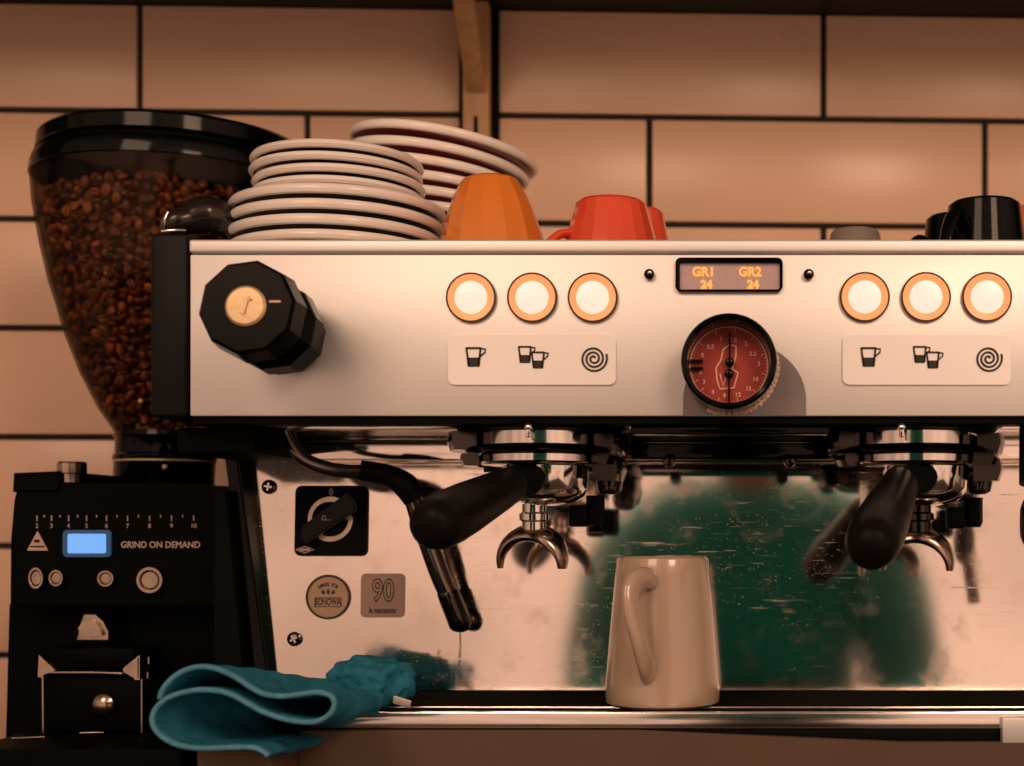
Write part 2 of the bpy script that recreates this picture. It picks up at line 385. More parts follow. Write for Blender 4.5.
# ================================================================== ESPRESSO MACHINE
DECK = 0.1421
XL, XR = -0.3147, 0.3147
em = thing('espresso_machine', (0, 0.15, -0.215), 'steel two-group espresso machine with red gauge and lit buttons', 'espresso machine')
zt, zb = P(0, 240, 0).z, P(0, 416, 0).z
bm = B(); box(bm, (XL, 0.0, zb), (XR, 0.012, P(0, 254.5, 0).z), 0.0008)
obj('front_panel', bm, M_panel, em)
bm = B(); box(bm, (XL, -0.0022, P(0, 253.3, 0).z), (XR, 0.006, zt), 0.0016, 3)
obj('top_rail', bm, M_panel, em)
bm = B(); box(bm, (XL, 0.006, DECK - 0.004), (XR, 0.385, DECK), 0.0005)
obj('cup_deck', bm, M_steel, em)
bm = B(); box(bm, (XL, 0.012, zb + 0.002), (XR, 0.385, DECK - 0.004), 0.0005)
obj('upper_body', bm, M_black, em)
for s in (-1, 1):
    x0, x1 = (-0.3378, XL - 0.0012) if s < 0 else (XR + 0.0012, 0.3378)
    bm = B(); box(bm, (x0, -0.001, zb - 0.0005), (x1, 0.39, P(0, 233.5, 0).z), 0.0022, 3)
    obj('side_panel', bm, M_side, em)
# underside pan and rear body
bm = B(); box(bm, (XL, 0.004, zb - 0.0045), (XR, 0.024, zb - 0.0002), 0.0005)
obj('underside_dark_strip', bm, M_black, em)  # black strip added so the pan's front edge doesn't gleam
bm = B(); box(bm, (XL, 0.0245, zb - 0.004), (XR, 0.12, zb + 0.002), 0.001)
obj('underside_pan', bm, M_steel, em)
bm = B(); box(bm, (-0.335, 0.03, zb - 0.020), (-0.287, 0.30, zb - 0.0045), 0.002)
obj('pump_housing', bm, M_black, em)
TILT = -0.06
def bsY(z): return 0.132 + (0.068 - z) * TILT
def BS(px, py):
    Y = 0.125
    for _ in range(6): Y = bsY((CY - py) * (D0 + Y) / F)
    return P(px, py, Y)
def BSM(px, py): return Matrix.Translation(BS(px, py)) @ Matrix.Rotation(TILT, 4, 'X')   # frame on the splash: x right, z up, -y out
SB = 0.925 / F
pa, pb, pc, pd = BS(234, 452), BS(1220, 452), BS(1190, 690), BS(272, 690)
bm = B()
fr_ = [bm.verts.new(p) for p in (pa, pb, pc, pd)]; bk = [bm.verts.new(p + Vector((0, 0.004, 0))) for p in (pa, pb, pc, pd)]
bm.faces.new(fr_); bm.faces.new(bk[::-1])
for i in range(4): bm.faces.new((fr_[i], bk[i], bk[(i + 1) % 4], fr_[(i + 1) % 4]))
obj('splash_panel', bm, M_mirror, em)
# upper strip of the splash, with its fold
bm = B(); box(bm, (P(240, 0, .118).x, 0.1135, P(0, 460, .115).z), (XR, 0.122, zb - 0.001), 0.0008)
obj('upper_splash_strip', bm, M_mirror, em)
bm = B(); box(bm, (P(634, 0, .1).x, 0.075, P(0, 461, .095).z), (P(826, 0, .1).x, 0.1135, zb - 0.0045), 0.0015); box(bm, (P(632, 0, .02).x, 0.010, zb - 0.010), (P(828, 0, .02).x, 0.076, zb - 0.0045), 0.001)
sp = obj('valve_cover', bm, M_gloss, em)
bm = B(); box(bm, (P(636, 0, .075).x, 0.0735, P(0, 443.5, .075).z), (P(824, 0, .075).x, 0.0755, P(0, 441, .075).z), 0.0003)
obj('cover_seam', bm, M_darkchrome, em)
for px in (669, 790):
    bm = B(); c = P(px, 461, 0.072); lathe(bm, [(0, 0.0038), (0.0028, 0.003), (0.0042, 0.0), (0.0042, -0.004), (0, -0.004)], 24, Matrix.Translation(c) @ Matrix.Rotation(PI / 2, 4, 'X'))
    obj('dome_screw', bm, M_darkchrome, em)
for px in (669, 790):
    bm = B(); c = P(px, 424, 0.072); lathe(bm, [(0, 0.002), (0.0028, 0.0016), (0.0034, 0.0), (0.0034, -0.003), (0, -0.003)], 20, Matrix.Translation(c) @ Matrix.Rotation(PI / 2, 4, 'X'))
    obj('cover_screw', bm, M_darkchrome, em)
# rear body and right / left side legs
bm = B(); box(bm, (-0.325, 0.145, -0.15), (0.325, 0.385, zb + 0.002), 0.003)
obj('rear_body', bm, M_black, em)
for s in (-1, 1):
    bm = B()
    T, Bo = BS(232, 438), BS(262, 700); w1 = 13 * SB
    poly = [(T.x, T.z), (T.x + w1, T.z), (Bo.x + w1 + 0.001, Bo.z), (Bo.x, Bo.z)]
    if s > 0: poly = [(-x, z) for x, z in poly][::-1]
    prism(bm, poly, 0.112, 0.145, 0.0012)
    obj('side_rail', bm, M_gloss, em)
bm = B(); prism(bm, [(P(236, 0, .14).x, P(0, 492, .14).z), (P(246, 0, .14).x, P(0, 492, .14).z), (P(268, 0, .14).x, P(0, 720, .14).z), (P(236, 0, .14).x, P(0, 720, .14).z)], 0.10, 0.16)
obj('side_leg', bm, M_black, em)
# thin rod under the panel
bm = B(); tube(bm, [P(248, 441, .105), P(460, 441.5, .105)], 0.0011, 10); tube(bm, [P(246, 441, .105), P(270, 441, .105)], 0.0024, 12)
tube(bm, [P(246, 444, .105), P(274, 457, .11)], 0.0010, 8)
obj('linkage_rod', bm, M_darkchrome, em)

# push buttons
SP = D0 / F
def W2(px, py, Y=0.0): p = P(px, py, Y); return (p.x, p.z)
first = None
for px, py in ((471.5, 298), (532.5, 298), (593, 298), (864.5, 297.5), (925.5, 297.5), (986.5, 297.5)):
    if first is None:
        c = (0, 0)
        bm = B(); lathe(bm, [(16.5 * SP, 0), (23 * SP, -0.0004), (23.4 * SP, 0.001), (23.4 * SP, 0.0028), (16.5 * SP, 0.0028)], 48, Matrix.Translation((0, -0.0022, 0)) @ Matrix.Rotation(-PI / 2, 4, 'X'))
        bt = link_mesh('push_button', bm, M_btna); bt.parent = em
        bm = B(); disc(bm, c, 17.0 * SP, -0.0019, 0.0004, 48, 0.0009)
        q = link_mesh('lens', bm, M_btnw); q.parent = bt
        bm = B(); annulus(bm, c, 22.9 * SP, 25 * SP, -0.0022, 0.0005)
        q = link_mesh('bezel', bm, M_bezel); q.parent = bt
        first = bt
    else: bt = copy_tree(first, em)
    p = P(px, py, 0); bt.location = (p.x, 0, p.z + 0.215); bt.location.y = -0.15
# icon plates
def cup_icon(bm, x, z, s, fill=0.45):
    # s = metres per pixel; mug outline 18 px wide with a filled lower part
    lw = 2.0 * s
    stroke(bm, [(x - 9 * s, z + 9.5 * s), (x + 6 * s, z + 9.5 * s)], lw, -0.0022, -0.0016)
    stroke(bm, [(x - 9 * s, z + 10 * s), (x - 6.5 * s, z - 9.5 * s)], lw, -0.0022, -0.0016)
    stroke(bm, [(x + 6 * s, z + 10 * s), (x + 4 * s, z - 9.5 * s)], lw, -0.0022, -0.0016)
    stroke(bm, [(x + 6 * s, z + 9 * s), (x + 11 * s, z + 8.5 * s), (x + 10.5 * s, z + 5 * s), (x + 6 * s, z + 1 * s)], 1.6 * s, -0.0022, -0.0016)
    prism(bm, [(x - 7.6 * s, z - 0.5 * s), (x + 5 * s, z - 0.5 * s), (x + 4 * s, z - 10 * s), (x - 6.6 * s, z - 10 * s)], -0.0022, -0.0016)
for x0, x1 in ((448.5, 616), (842.5, 1010.5)):
    a, c = W2(x0, 385), W2(x1, 335)
    bm = B(); prism(bm, rrect((a[0] + c[0]) / 2, (a[1] + c[1]) / 2, c[0] - a[0], c[1] - a[1], 6 * SP), -0.0016, 0.0004, 0.0003)
    pl = obj('icon_plate', bm, M_plate, em)
    bm = B(); dx = x0 - 448.5
    x, z = W2(475.5 + dx, 357.5); cup_icon(bm, x, z, SP * 0.95)
    x, z = W2(526.5 + dx, 355); cup_icon(bm, x, z, SP * 0.82); x, z = W2(539.5 + dx, 360.5); cup_icon(bm, x, z, SP * 0.82)
    x, z = W2(594 + dx, 359)
    sp_ = [(x + (1.5 + 12.0 * k / 70) * SP * math.cos(0.3 + k * 0.27), z + (1.5 + 12.0 * k / 70) * SP * math.sin(0.3 + k * 0.27)) for k in range(71)]
    stroke(bm, sp_, 1.9 * SP, -0.0022, -0.0016)
    obj('icons', bm, M_ink, pl)
# display
a, c = W2(675.5, 292.5), W2(782.5, 258.5); cx, cz, ww, hh = (a[0] + c[0]) / 2, (a[1] + c[1]) / 2, c[0] - a[0], c[1] - a[1]
dp = obj('display', prism(B(), rrect(cx, cz, ww - 6 * SP, hh - 4 * SP, 3 * SP), -0.0006, 0.001), M_lcd, em)
bm = B(); out = rrect(cx, cz, ww, hh, 5.5 * SP, 6); a2, c2 = W2(680, 290.3), W2(779.5, 264); inn = rrect((a2[0] + c2[0]) / 2, (a2[1] + c2[1]) / 2, c2[0] - a2[0], c2[1] - a2[1], 2 * SP, 6)
def frame(bm, out, inn, y0, y1):
    n = len(out); A = [[bm.verts.new((x, y, z)) for x, z in L] for L, y in ((out, y0), (inn, y0), (inn, y1), (out, y1))]
    for k in range(4):
        R, Q = A[k], A[(k + 1) % 4]
        for i in range(n): bm.faces.new((R[i], R[(i + 1) % n], Q[(i + 1) % n], Q[i]))
    return bm
frame(bm, out, inn, -0.0030, 0.0008); obj('display_frame', bm, M_gloss, dp)
bm = B()
for tx, s_ in ((703.5, '1'), (750, '2')):
    x, z = W2(tx, 272.5); text(bm, 'GR' + s_, x, z, 13 * SP, -0.0009, 0.0004, bold=0.00025, xs=0.95)
    x, z = W2(tx + 3, 285.2); text(bm, '24', x, z, 11.5 * SP, -0.0009, 0.0004, bold=0.00035)
obj('display_digits', bm, M_digit, dp)
for px in (649.5, 808.5):
    bm = B(); disc(bm, W2(px, 275), 5.2 * SP, -0.003, 0.0005, 24, 0.0022); obj('panel_screw', bm, M_darkchrome, em)
    bm = B(); disc(bm, W2(px + .6, 274), 2.2 * SP, -0.0052, -0.0028, 16, 0.0006)
    obj('screw_socket', bm, M_chrome, children(em)[-1] if False else bpy.data.objects[[o.name for o in bpy.data.objects if o.name.startswith('panel_screw')][-1]])
# gauge
gc = (P(729, 361, -0.026).x, P(729, 361, -0.026).z)
bm = B()
g_plate = []
gx0, gx1, gz0, gtop = W2(683, 0)[0], W2(806, 0)[0], zb + 0.0006, W2(0, 343)[1]
gr = (gx1 - gx0) / 2
for k in range(25):
    a_ = PI * k / 24; g_plate.append(((gx0 + gx1) / 2 + gr * math.cos(a_), gtop - gr * 0.92 + gr * 0.92 * math.sin(a_)))
g_plate += [(gx0, gz0), (gx1, gz0)]
prism(bm, g_plate, -0.0006, 0.0005)
obj('gauge_surround', bm, M_gplate, em)
bm = B()
R = 0.0273
lathe(bm, [(0.0235, 0.026), (0.0238, 0.001), (R - 0.0012, 0), (R, 0.0015), (R, 0.028), (0.0235, 0.028)], 64, Matrix.Translation((gc[0], -0.027, gc[1])) @ Matrix.Rotation(-PI / 2, 4, 'X'))
ga = obj('pressure_gauge', bm, M_gloss, em)
bm = B(); dz = gc[1]; disc(bm, gc, 0.0236, -0.004, -0.001); obj('dial', bm, M_dial, ga)
bm = B(); annulus(bm, gc, 0.0224, 0.0231, -0.0047, -0.0040)
for k in range(76):
    a_ = math.radians(-228 + k * 3.65) if k < 76 else 0
    a_ = math.radians(190 + 15 - k * 5.2)
    if k > 66: break
    l = 0.0030 if k % 6 == 0 else 0.0014
    p0 = Vector((gc[0] + 0.0226 * math.cos(a_), gc[1] + 0.0226 * math.sin(a_))); p1 = Vector((gc[0] + (0.0226 - l) * math.cos(a_), gc[1] + (0.0226 - l) * math.sin(a_)))
    stroke(bm, [tuple(p0), tuple(p1)], 0.0005 if l > 0.002 else 0.0003, -0.0047, -0.0040)
for s_, px, py in (('0', 702.5, 355), ('0.5', 710.5, 346.5), ('1', 721, 339), ('1.5', 733.5, 339.5), ('2', 746, 343.5), ('2.5', 753, 353.5), ('3', 759, 363.5),
                   ('0', 700.5, 372), ('3', 704, 381.5), ('6', 713, 391.5), ('9', 724.5, 395.5), ('12', 738, 394.5), ('15', 748.5, 388.5), ('18', 755.5, 379)):
    x, z = W2(px, py + 0.5, -0.004); text(bm, s_, x, z, 6.0 * SP, -0.0044, 0.0004, bold=0.0001)
obj('dial_markings', bm, M_cream, ga)
# generic crest on the dial
bm = B(); crest = [(723, 350), (729, 345), (736, 346), (736, 356), (734, 363), (732, 369), (738, 373), (736, 380), (734, 388), (720, 389), (717, 380), (716, 368), (721, 360)]
stroke(bm, [W2(a_, b_, -.004) for a_, b_ in crest + crest[:1]], 0.0009, -0.0047, -0.0041)
stroke(bm, [W2(720, 374, -.004), W2(723, 386, -.004), W2(727, 374, -.004)], 0.0009, -0.0047, -0.0041)
obj('dial_crest', bm, M_cream, ga)
bm = B()
for (cx_, cy_), ty in (((729.7, 362.5), 333), ((729, 374), 404)):
    x, z = W2(cx_, cy_, -.006); x2, z2 = W2(cx_, ty, -.006)
    stroke(bm, [(x, z), (x2, z2)], 0.0010, -0.0072, -0.0064); disc(bm, (x, z), 0.0027, -0.0078, -0.0040, 24, 0.0008)
for py in (361, 368.5):
    x, z = W2(690.5, py, -.006); x2, z2 = W2(703, py, -.006); stroke(bm, [(x, z), (x2, z2)], 0.0016, -0.0072, -0.0042)
obj('needles', bm, M_gloss, ga)
bm = B()
for k in range(60):                                             # crumbling bead of sealant along the gauge's lower right
    a_ = math.radians(-115 + k * 2.3); rr = 0.0283 + 0.0007 * math.sin(k * 2.1); c_ = (gc[0] + rr * math.cos(a_), gc[1] + rr * math.sin(a_))
    if c_[1] < zb + 0.001: continue
    s_ = 0.0010 + 0.0006 * random.random()
    bmesh.ops.create_icosphere(bm, subdivisions=1, radius=s_, matrix=Matrix.Translation((c_[0], -0.0008, c_[1])) @ Matrix.Diagonal((1.2, .7, 1, 1)))
obj('sealant_bead', bm, M_seal, ga)

# steam knob
kx, kz = -0.2560, 0.1125
KT = Matrix.Translation((kx, 0, kz)) @ Matrix.Rotation(math.radians(-5.5), 4, 'X') @ Matrix.Translation((-kx, 0, -kz))
def KM(y, z=kz): return Matrix.Translation((kx, y, z)) @ Matrix.Rotation(PI / 2, 4, 'X') @ Matrix.Rotation(math.radians(8), 4, 'Z')
bm = B()
lathe(bm, [(0, 0.073), (0.0245, 0.073), (0.0262, 0.0712), (0.0275, 0.056), (0.0262, 0.0545), (0.0215, 0.052), (0.0215, 0.038), (0.0255, 0.036), (0.0262, 0.034), (0.0262, 0.020), (0.0235, 0.017), (0.0235, 0.007), (0.014, 0.004), (0.014, 0.0), (0, 0.0)], 10, KM(0), None)
kn = obj('steam_knob', bm, M_knob, em, M=KT, angle=12)
bm = B(); lathe(bm, [(0, 0.0755), (0.0098, 0.0752), (0.0110, 0.0742), (0.0110, 0.072), (0, 0.072)], 40, KM(0)); obj('knob_cap', bm, M_cap, kn, M=KT)
bm = B(); stroke(bm, [(kx + 0.0015, kz + 0.005), (kx - 0.0008, kz - 0.0045)], 0.0018, -0.0765, -0.0750)
stroke(bm, [(kx - 0.0005, kz + 0.003), (kx + 0.0035, kz + 0.0035)], 0.001, -0.0765, -0.0750); obj('cap_emblem', bm, M_cap, kn, M=KT)
bm = B()
for sgn in (1,):
    p0 = P(270, 297.5, -0.0735); box(bm, (kx + 0.0125, -0.0742, kz + 0.0020), (kx + 0.0185, -0.0728, kz + 0.0030))
obj('pointer_mark', bm, M_cream, kn, M=KT)

# group heads
def group_head(px_c, Yc=0.055):
    s = (D0 + Yc) / F; cx = (px_c - CX) * s
    def Z(py): return (CY - py) * s
    T = Matrix.Translation((cx, Yc, 0))
    bm = B()
    lathe(bm, [(0, zb - 0.0045), (80 * s, zb - 0.0045), (83 * s, Z(422)), (79 * s, Z(425.5)), (83 * s, Z(429)), (80 * s, Z(433)), (0, Z(433))], 56, T)
    g = obj('group_head', bm, M_black, em)
    bm = B(); lathe(bm, [(0, Z(432)), (60 * s, Z(432.6)), (62 * s, Z(434)), (62 * s, Z(446.5)), (60 * s, Z(448)), (0, Z(448))], 64, T)
    obj('chrome_band', bm, M_chrome, g)
    # cast ring with lugs around the band
    bm = B()
    for a0, a1, r0, r1, za, zc in ((-215, -150, 66, 90, 434, 452), (-30, 40, 66, 88, 436, 456), (-30, 10, 62, 82, 452, 466), (-24, 20, 60, 86, 460, 482), (-200, -155, 62, 78, 455, 467), (40, 140, 66, 88, 434, 470)):
        n = 14
        for y_ in (0,):
            A = []
            for k in range(n + 1):
                a_ = math.radians(a0 + (a1 - a0) * k / n)
                A.append([bm.verts.new((cx + r * s * math.cos(a_), Yc + r * s * math.sin(a_), Z(z_))) for r, z_ in ((r0, za), (r1, za), (r1 + 1.5, (za + zc) / 2), (r1 - 2, zc), (r0, zc))])
            for k in range(n):
                for q in range(5): bm.faces.new((A[k][q], A[k + 1][q], A[k + 1][(q + 1) % 5], A[k][(q + 1) % 5]))
            bm.faces.new(A[0]); bm.faces.new(A[-1][::-1])
    lathe(bm, [(0, Z(448)), (72 * s, Z(448.5)), (76 * s, Z(451)), (72 * s, Z(454)), (0, Z(454.5))], 56, T)
    obj('cast_ring', bm, M_darkchrome, g)
    bm = B(); c = P(px_c - 12, 427, Yc - 0.052); disc(bm, (c.x, c.z), 0.0022, c.y, c.y + 0.006, 20, 0.0012); box(bm, (c.x - 0.0013, c.y - 0.0005, c.z - 0.006), (c.x + 0.0013, c.y + 0.004, c.z), 0.0005)
    obj('locating_pin', bm, M_chrome, g)
    for k, (dx, y0_, y1_) in enumerate(((68, 480, 494),)):
        bm = B(); lathe(bm, [(0, Z(y0_ - 6)), (13 * s, Z(y0_ - 4)), (14 * s, Z(y0_ + 2)), (12 * s, Z(y1_ - 3)), (7 * s, Z(y1_)), (0, Z(y1_))], 10, Matrix.Translation((cx + dx * s, Yc + 0.01, 0)))
        obj('ring_bolt', bm, M_darkchrome, g)
    return cx, s, Z, T
GH = [group_head(540), group_head(914)]

# steam wand of the machine
sw = obj('steam_wand', tube(B(), [P(283, 412, .07), P(286, 428, .07), P(293, 445, .07), P(306, 460, .07), P(330, 469, .072), P(352, 471.5, .075), P(372, 472, .078), P(392, 476, .081), P(409, 492, .085), P(420, 520, .089), P(440, 575, .096), P(457, 612, .102)],
        [7.0 * SC(.07)] * 8 + [8 * SC(.085), 9.5 * SC(.09), 9.8 * SC(.096), 9.6 * SC(.1)], 20, 6), M_tube, em)
bm = B(); tube(bm, [P(360, 470, .075), P(378, 473, .078), P(394, 478, .081), P(406, 486, .083), P(415, 498, .086)], [10 * SC(.08), 10.5 * SC(.08), 11.5 * SC(.08), 13 * SC(.08), 12.5 * SC(.08)], 22, 6)
obj('rubber_grip', bm, M_rubber, sw)
bm = B(); tube(bm, [P(447, 590, .098), P(449, 596, .099), P(460.5, 624, .103), P(462, 628.5, .104)], [9.8 * SC(.1), 11 * SC(.1), 11.5 * SC(.1), 6 * SC(.1)], 22, 3)
obj('nozzle', bm, M_darkchrome, sw)
# right hand steam wand just entering the frame
sw2 = obj('steam_wand', tube(B(), [P(1042, 412, .045), P(1040, 430, .04), P(1036, 470, .02), P(1036, 520, 0.01), P(1052, 600, 0.0)], 8 * SP, 18, 6), M_tube, em)
bm = B(); tube(bm, [P(1033, 428, .03), P(1033, 455, .02), P(1033, 484, .015)], 14 * SP, 20, 4); obj('rubber_grip', bm, M_rubber, sw2)
bm = B(); tube(bm, [P(1036, 496, .01), P(1034, 510, .01), P(1034, 535, .01), P(1037, 548, .01)], [9 * SP, 14 * SP, 14 * SP, 9 * SP], 20, 4); obj('nozzle', bm, M_darkchrome, sw2)

# rotary switch
SM = BSM(332, 521)
bm = B(); prism(bm, rrect(0, 0, 72 * SB, 70.5 * SB, 6 * SB), -0.003, 0.001, 0.0006)
rs = obj('rotary_switch', bm, M_black, em, M=SM)
bm = B(); annulus(bm, (0, 1.5 * SB), 17.5 * SB, 22.5 * SB, -0.0042, -0.002); obj('switch_ring', bm, M_worn, rs, M=SM)
bm = B(); a_ = math.radians(35)
prism(bm, [(-30 * SB, -9 * SB), (30 * SB, -10.5 * SB), (33 * SB, 0), (30 * SB, 10.5 * SB), (-24 * SB, 8 * SB), (-32 * SB, 0)], -0.013, -0.0035, 0.0015)
bmesh.ops.transform(bm, matrix=Matrix.Rotation(-a_, 4, 'Y'), verts=bm.verts)
bmesh.ops.scale(bm, vec=(1.0, 1, 1.0), verts=bm.verts)
kb = obj('switch_knob', bm, M_gloss, rs, M=SM @ Matrix.Translation((0, 0, 1 * SB)))
bm = B(); disc(bm, (0, 0), 17 * SB, -0.0075, -0.0035); obj('switch_hub', bm, M_black, rs, M=SM @ Matrix.Translation((0, 0, 1.5 * SB)))
bm = B(); text(bm, '0', 0, 28.5 * SB, 10 * SB, -0.0034, xs=0.8, bold=0.00015); obj('numeral_zero', bm, M_gtext, rs, M=SM)
bm = B(); text(bm, '1', 25 * SB, 16 * SB, 10 * SB, -0.0034, bold=0.00025); obj('numeral_one', bm, M_gtext, rs, M=SM)
bm = B(); text(bm, 'G...', 0, 1.5 * SB, 7 * SB, -0.0134); obj('knob_mark', bm, M_gtext, kb, M=SM)
bm = B(); stroke(bm, [(-34 * SB, -29 * SB), (-25 * SB, -25.8 * SB), (-16 * SB, -29 * SB), (-25 * SB, -32.2 * SB), (-34 * SB, -29 * SB)], 1.0 * SB, -0.0036, -0.0029)
stroke(bm, [(-30 * SB, -29 * SB), (-20 * SB, -29 * SB)], 2.4 * SB, -0.0036, -0.0029)
obj('lozenge_logo', bm, M_gtext, rs, M=SM)
# stickers
SM = BSM(328.5, 597)
bm = B(); disc(bm, (0, 0), 20.3 * SB, -0.0008, 0.0003); st = obj('round_sticker', bm, M_stick, em, M=SM, label='round tan sticker with dark rim and SONOWA lettering')
bm = B(); annulus(bm, (0, 0), 20.2 * SB, 22.4 * SB, -0.0013, 0.0003); obj('sticker_rim', bm, M_ink, st, M=SM)
bm = B()
text(bm, 'SONOWA', 0, -5.2 * SB, 9.6 * SB, -0.0009, 0.0002, bold=0.00018, xs=0.58)
frame(bm, rrect(0, -5.2 * SB, 27 * SB, 9.6 * SB, 0.6 * SB), rrect(0, -5.2 * SB, 25.4 * SB, 8 * SB, 0.4 * SB), -0.0010, -0.0008)
s_ = 'HANDS FOR'
for k, ch in enumerate(s_):
    a_ = math.radians(62 - k * (124 / 8) * -1) if False else math.radians(125 - k * 70 / 8)
    text(bm, ch, 14.5 * SB * math.cos(a_), 13.5 * SB * math.sin(a_) - 1.0 * SB, 5.0 * SB, -0.0009, 0.0002, rot=-(a_ - PI / 2), bold=0.00012)
for a_ in (-38, 0, 38):
    r_ = math.radians(a_); c_ = Vector((9 * SB * math.sin(r_) * 0.9, (3.0 + 2.2 * math.cos(r_)) * SB))
    leaf = [(-1.6, 1.8), (-0.4, 1.0), (0, 3.2), (0.5, 1.0), (1.7, 2.0), (1.2, -1.2), (0, -2.6), (-1.2, -1.0)]
    pr = []
    for x, z in leaf:
        x *= 1.15 * SB; z *= 1.15 * SB; pr.append((c_.x + x * math.cos(r_) + z * math.sin(r_), c_.y - x * math.sin(r_) + z * math.cos(r_)))
    prism(bm, pr, -0.0010, -0.0007)
obj('sticker_print', bm, M_ink, st, M=SM)
SM = BSM(383, 595.5)
bm = B(); prism(bm, rrect(0, 0, 44 * SB, 44 * SB, 5 * SB), -0.0008, 0.0003); st = obj('square_sticker', bm, M_stick2, em, M=SM, label='square taupe sticker printed with a large 90')
bm = B(); text(bm, '90', 0.3 * SB, 4.0 * SB, 31 * SB, -0.0009, 0.0002, xs=0.72, bold=0.0008); text(bm, 'la marzocco', 0, -15 * SB, 7.6 * SB, -0.0009, 0.0002, xs=0.72, bold=0.00018)
obj('sticker_print', bm, M_ink, st, M=SM)
bm = B(); text(bm, '90', 0.3 * SB, 4.0 * SB, 31 * SB, -0.0011, 0.0002, xs=0.72, bold=-0.0002); obj('sticker_numerals', bm, M_stick2, st, M=SM)
for px, py in ((269.5, 487), (295, 639)):
    SM = BSM(px, py); bm = B(); disc(bm, (0, 0), 7.3 * SB, -0.0016, 0.0005, 32, 0.0016); sc = obj('splash_screw', bm, M_darkchrome, em, M=SM)
    bm = B(); stroke(bm, [(-4 * SB, 0), (4 * SB, 0)], 1.6 * SB, -0.0036, -0.0018); stroke(bm, [(0, -4 * SB), (0, 4 * SB)], 1.6 * SB, -0.0036, -0.0018)
    obj('screw_cross', bm, M_chrome, sc, M=SM @ Matrix.Rotation(math.radians(8 if py < 500 else 60), 4, 'Y'))
# water drops run down the splash
bm = B()
for pts, rr in (([(460, 632), (460.5, 645), (459.5, 658)], 1.0), ([(460, 660), (457.5, 672), (457, 686)], 1.1), ([(438, 655), (440, 650)], 1.6)):
    for a_, b_ in pts[:1]: pass
    tube(bm, [BS(a_, b_) + Vector((0, -0.0006, 0)) for a_, b_ in pts], [rr * SB * 0.7, rr * SB, rr * SB * 1.2][:len(pts)], 8, 4)
tag(obj('water_drip', bm, M_drop), 'thin trickle of water on the steel splash under the steam wand', 'water', kind='stuff')

# drip tray
ZT = -0.1088
tl = P(300, 0, 0).x
bm = B(); box(bm, (tl, 0.0, ZT - 0.008), (0.334, 0.006, P(0, 712.3, 0).z), 0.0008)
dt = obj('drip_tray', bm, M_steel, em)
bm = B(); box(bm, (tl, 0.006, ZT - 0.012), (0.334, 0.145, ZT - 0.006)); obj('tray_well', bm, M_gloss, dt)
bm = B(); y0 = 0.010; n = 26
box(bm, (P(300, 0, .034).x, 0.0075, ZT - 0.004), (0.33, 0.0095, ZT), 0.0004)
for k in range(n):
    y_ = 0.0105 + k * 0.0045
    if y_ > 0.125: break
    box(bm, (tl + 0.004, y_, ZT - 0.004), (0.33, y_ + 0.0030, ZT - 0.0003), 0.0005, 1)
obj('grate', bm, M_slat, dt)
bm = B(); box(bm, (tl + 0.004, 0.0325, ZT - 0.0015), (0.33, 0.0340, ZT + 0.0006), 0.0004); box(bm, (P(405, 0, .128).x, 0.1275, ZT - 0.003), (0.33, 0.1300, ZT + 0.0012), 0.0005)
obj('grate_rim', bm, M_steel, dt)
bm = B(); box(bm, (P(640, 0, 0).x, 0.001, P(0, 744, 0).z), (P(1000, 0, 0).x, 0.03, ZT - 0.0085), 0.0005); box(bm, (tl, 0.004, P(0, 745, 0).z), (P(642, 0, 0).x, 0.03, ZT - 0.0085), 0.0005)
obj('tray_gap', bm, M_black, dt)
bm = B(); box(bm, (P(1001, 0, 0).x, -0.004, P(0, 744, 0).z), (0.334, 0.004, P(0, 716, 0).z), 0.0015); obj('tray_corner', bm, M_panel, dt)
bm = B()
zA, zB = P(0, 731, -.004).z, P(0, 743, -.004).z
prism(bm, [(tl, -0.19), (0.334, -0.19), (0.334, zB), (P(900, 0, 0).x, zB + 0.0005), (P(640, 0, 0).x, zA), (tl, zA)], -0.004, 0.004, 0.0006)
obj('base_front', bm, M_tray, em)
bm = B(); box(bm, (tl + 0.004, 0.004, -0.19), (0.33, 0.38, ZT - 0.014)); obj('base_body', bm, M_black, em)
bm = B(); box(bm, (P(196, 0, -.05).x, -0.05, -0.205), (tl + 0.0, 0.10, P(0, 749, -.05).z), 0.002); obj('base_ledge', bm, M_tray, em)
bm = B(); prism(bm, [(tl - 0.012, P(0, 722, -.01).z), (tl + 0.001, P(0, 722, -.01).z), (tl - 0.002, P(0, 765, -.01).z), (tl - 0.010, P(0, 765, -.01).z)], -0.012, 0.02, 0.001); obj('tray_end_cap', bm, M_black, em)
for sx in (-0.27, 0.27):
    for y_ in (0.04, 0.33):
        bm = B(); lathe(bm, [(0, -0.19), (0.022, -0.19), (0.018, -0.215), (0, -0.215)], 24, Matrix.Translation((sx, y_, 0))); obj('foot', bm, M_rubber, em)

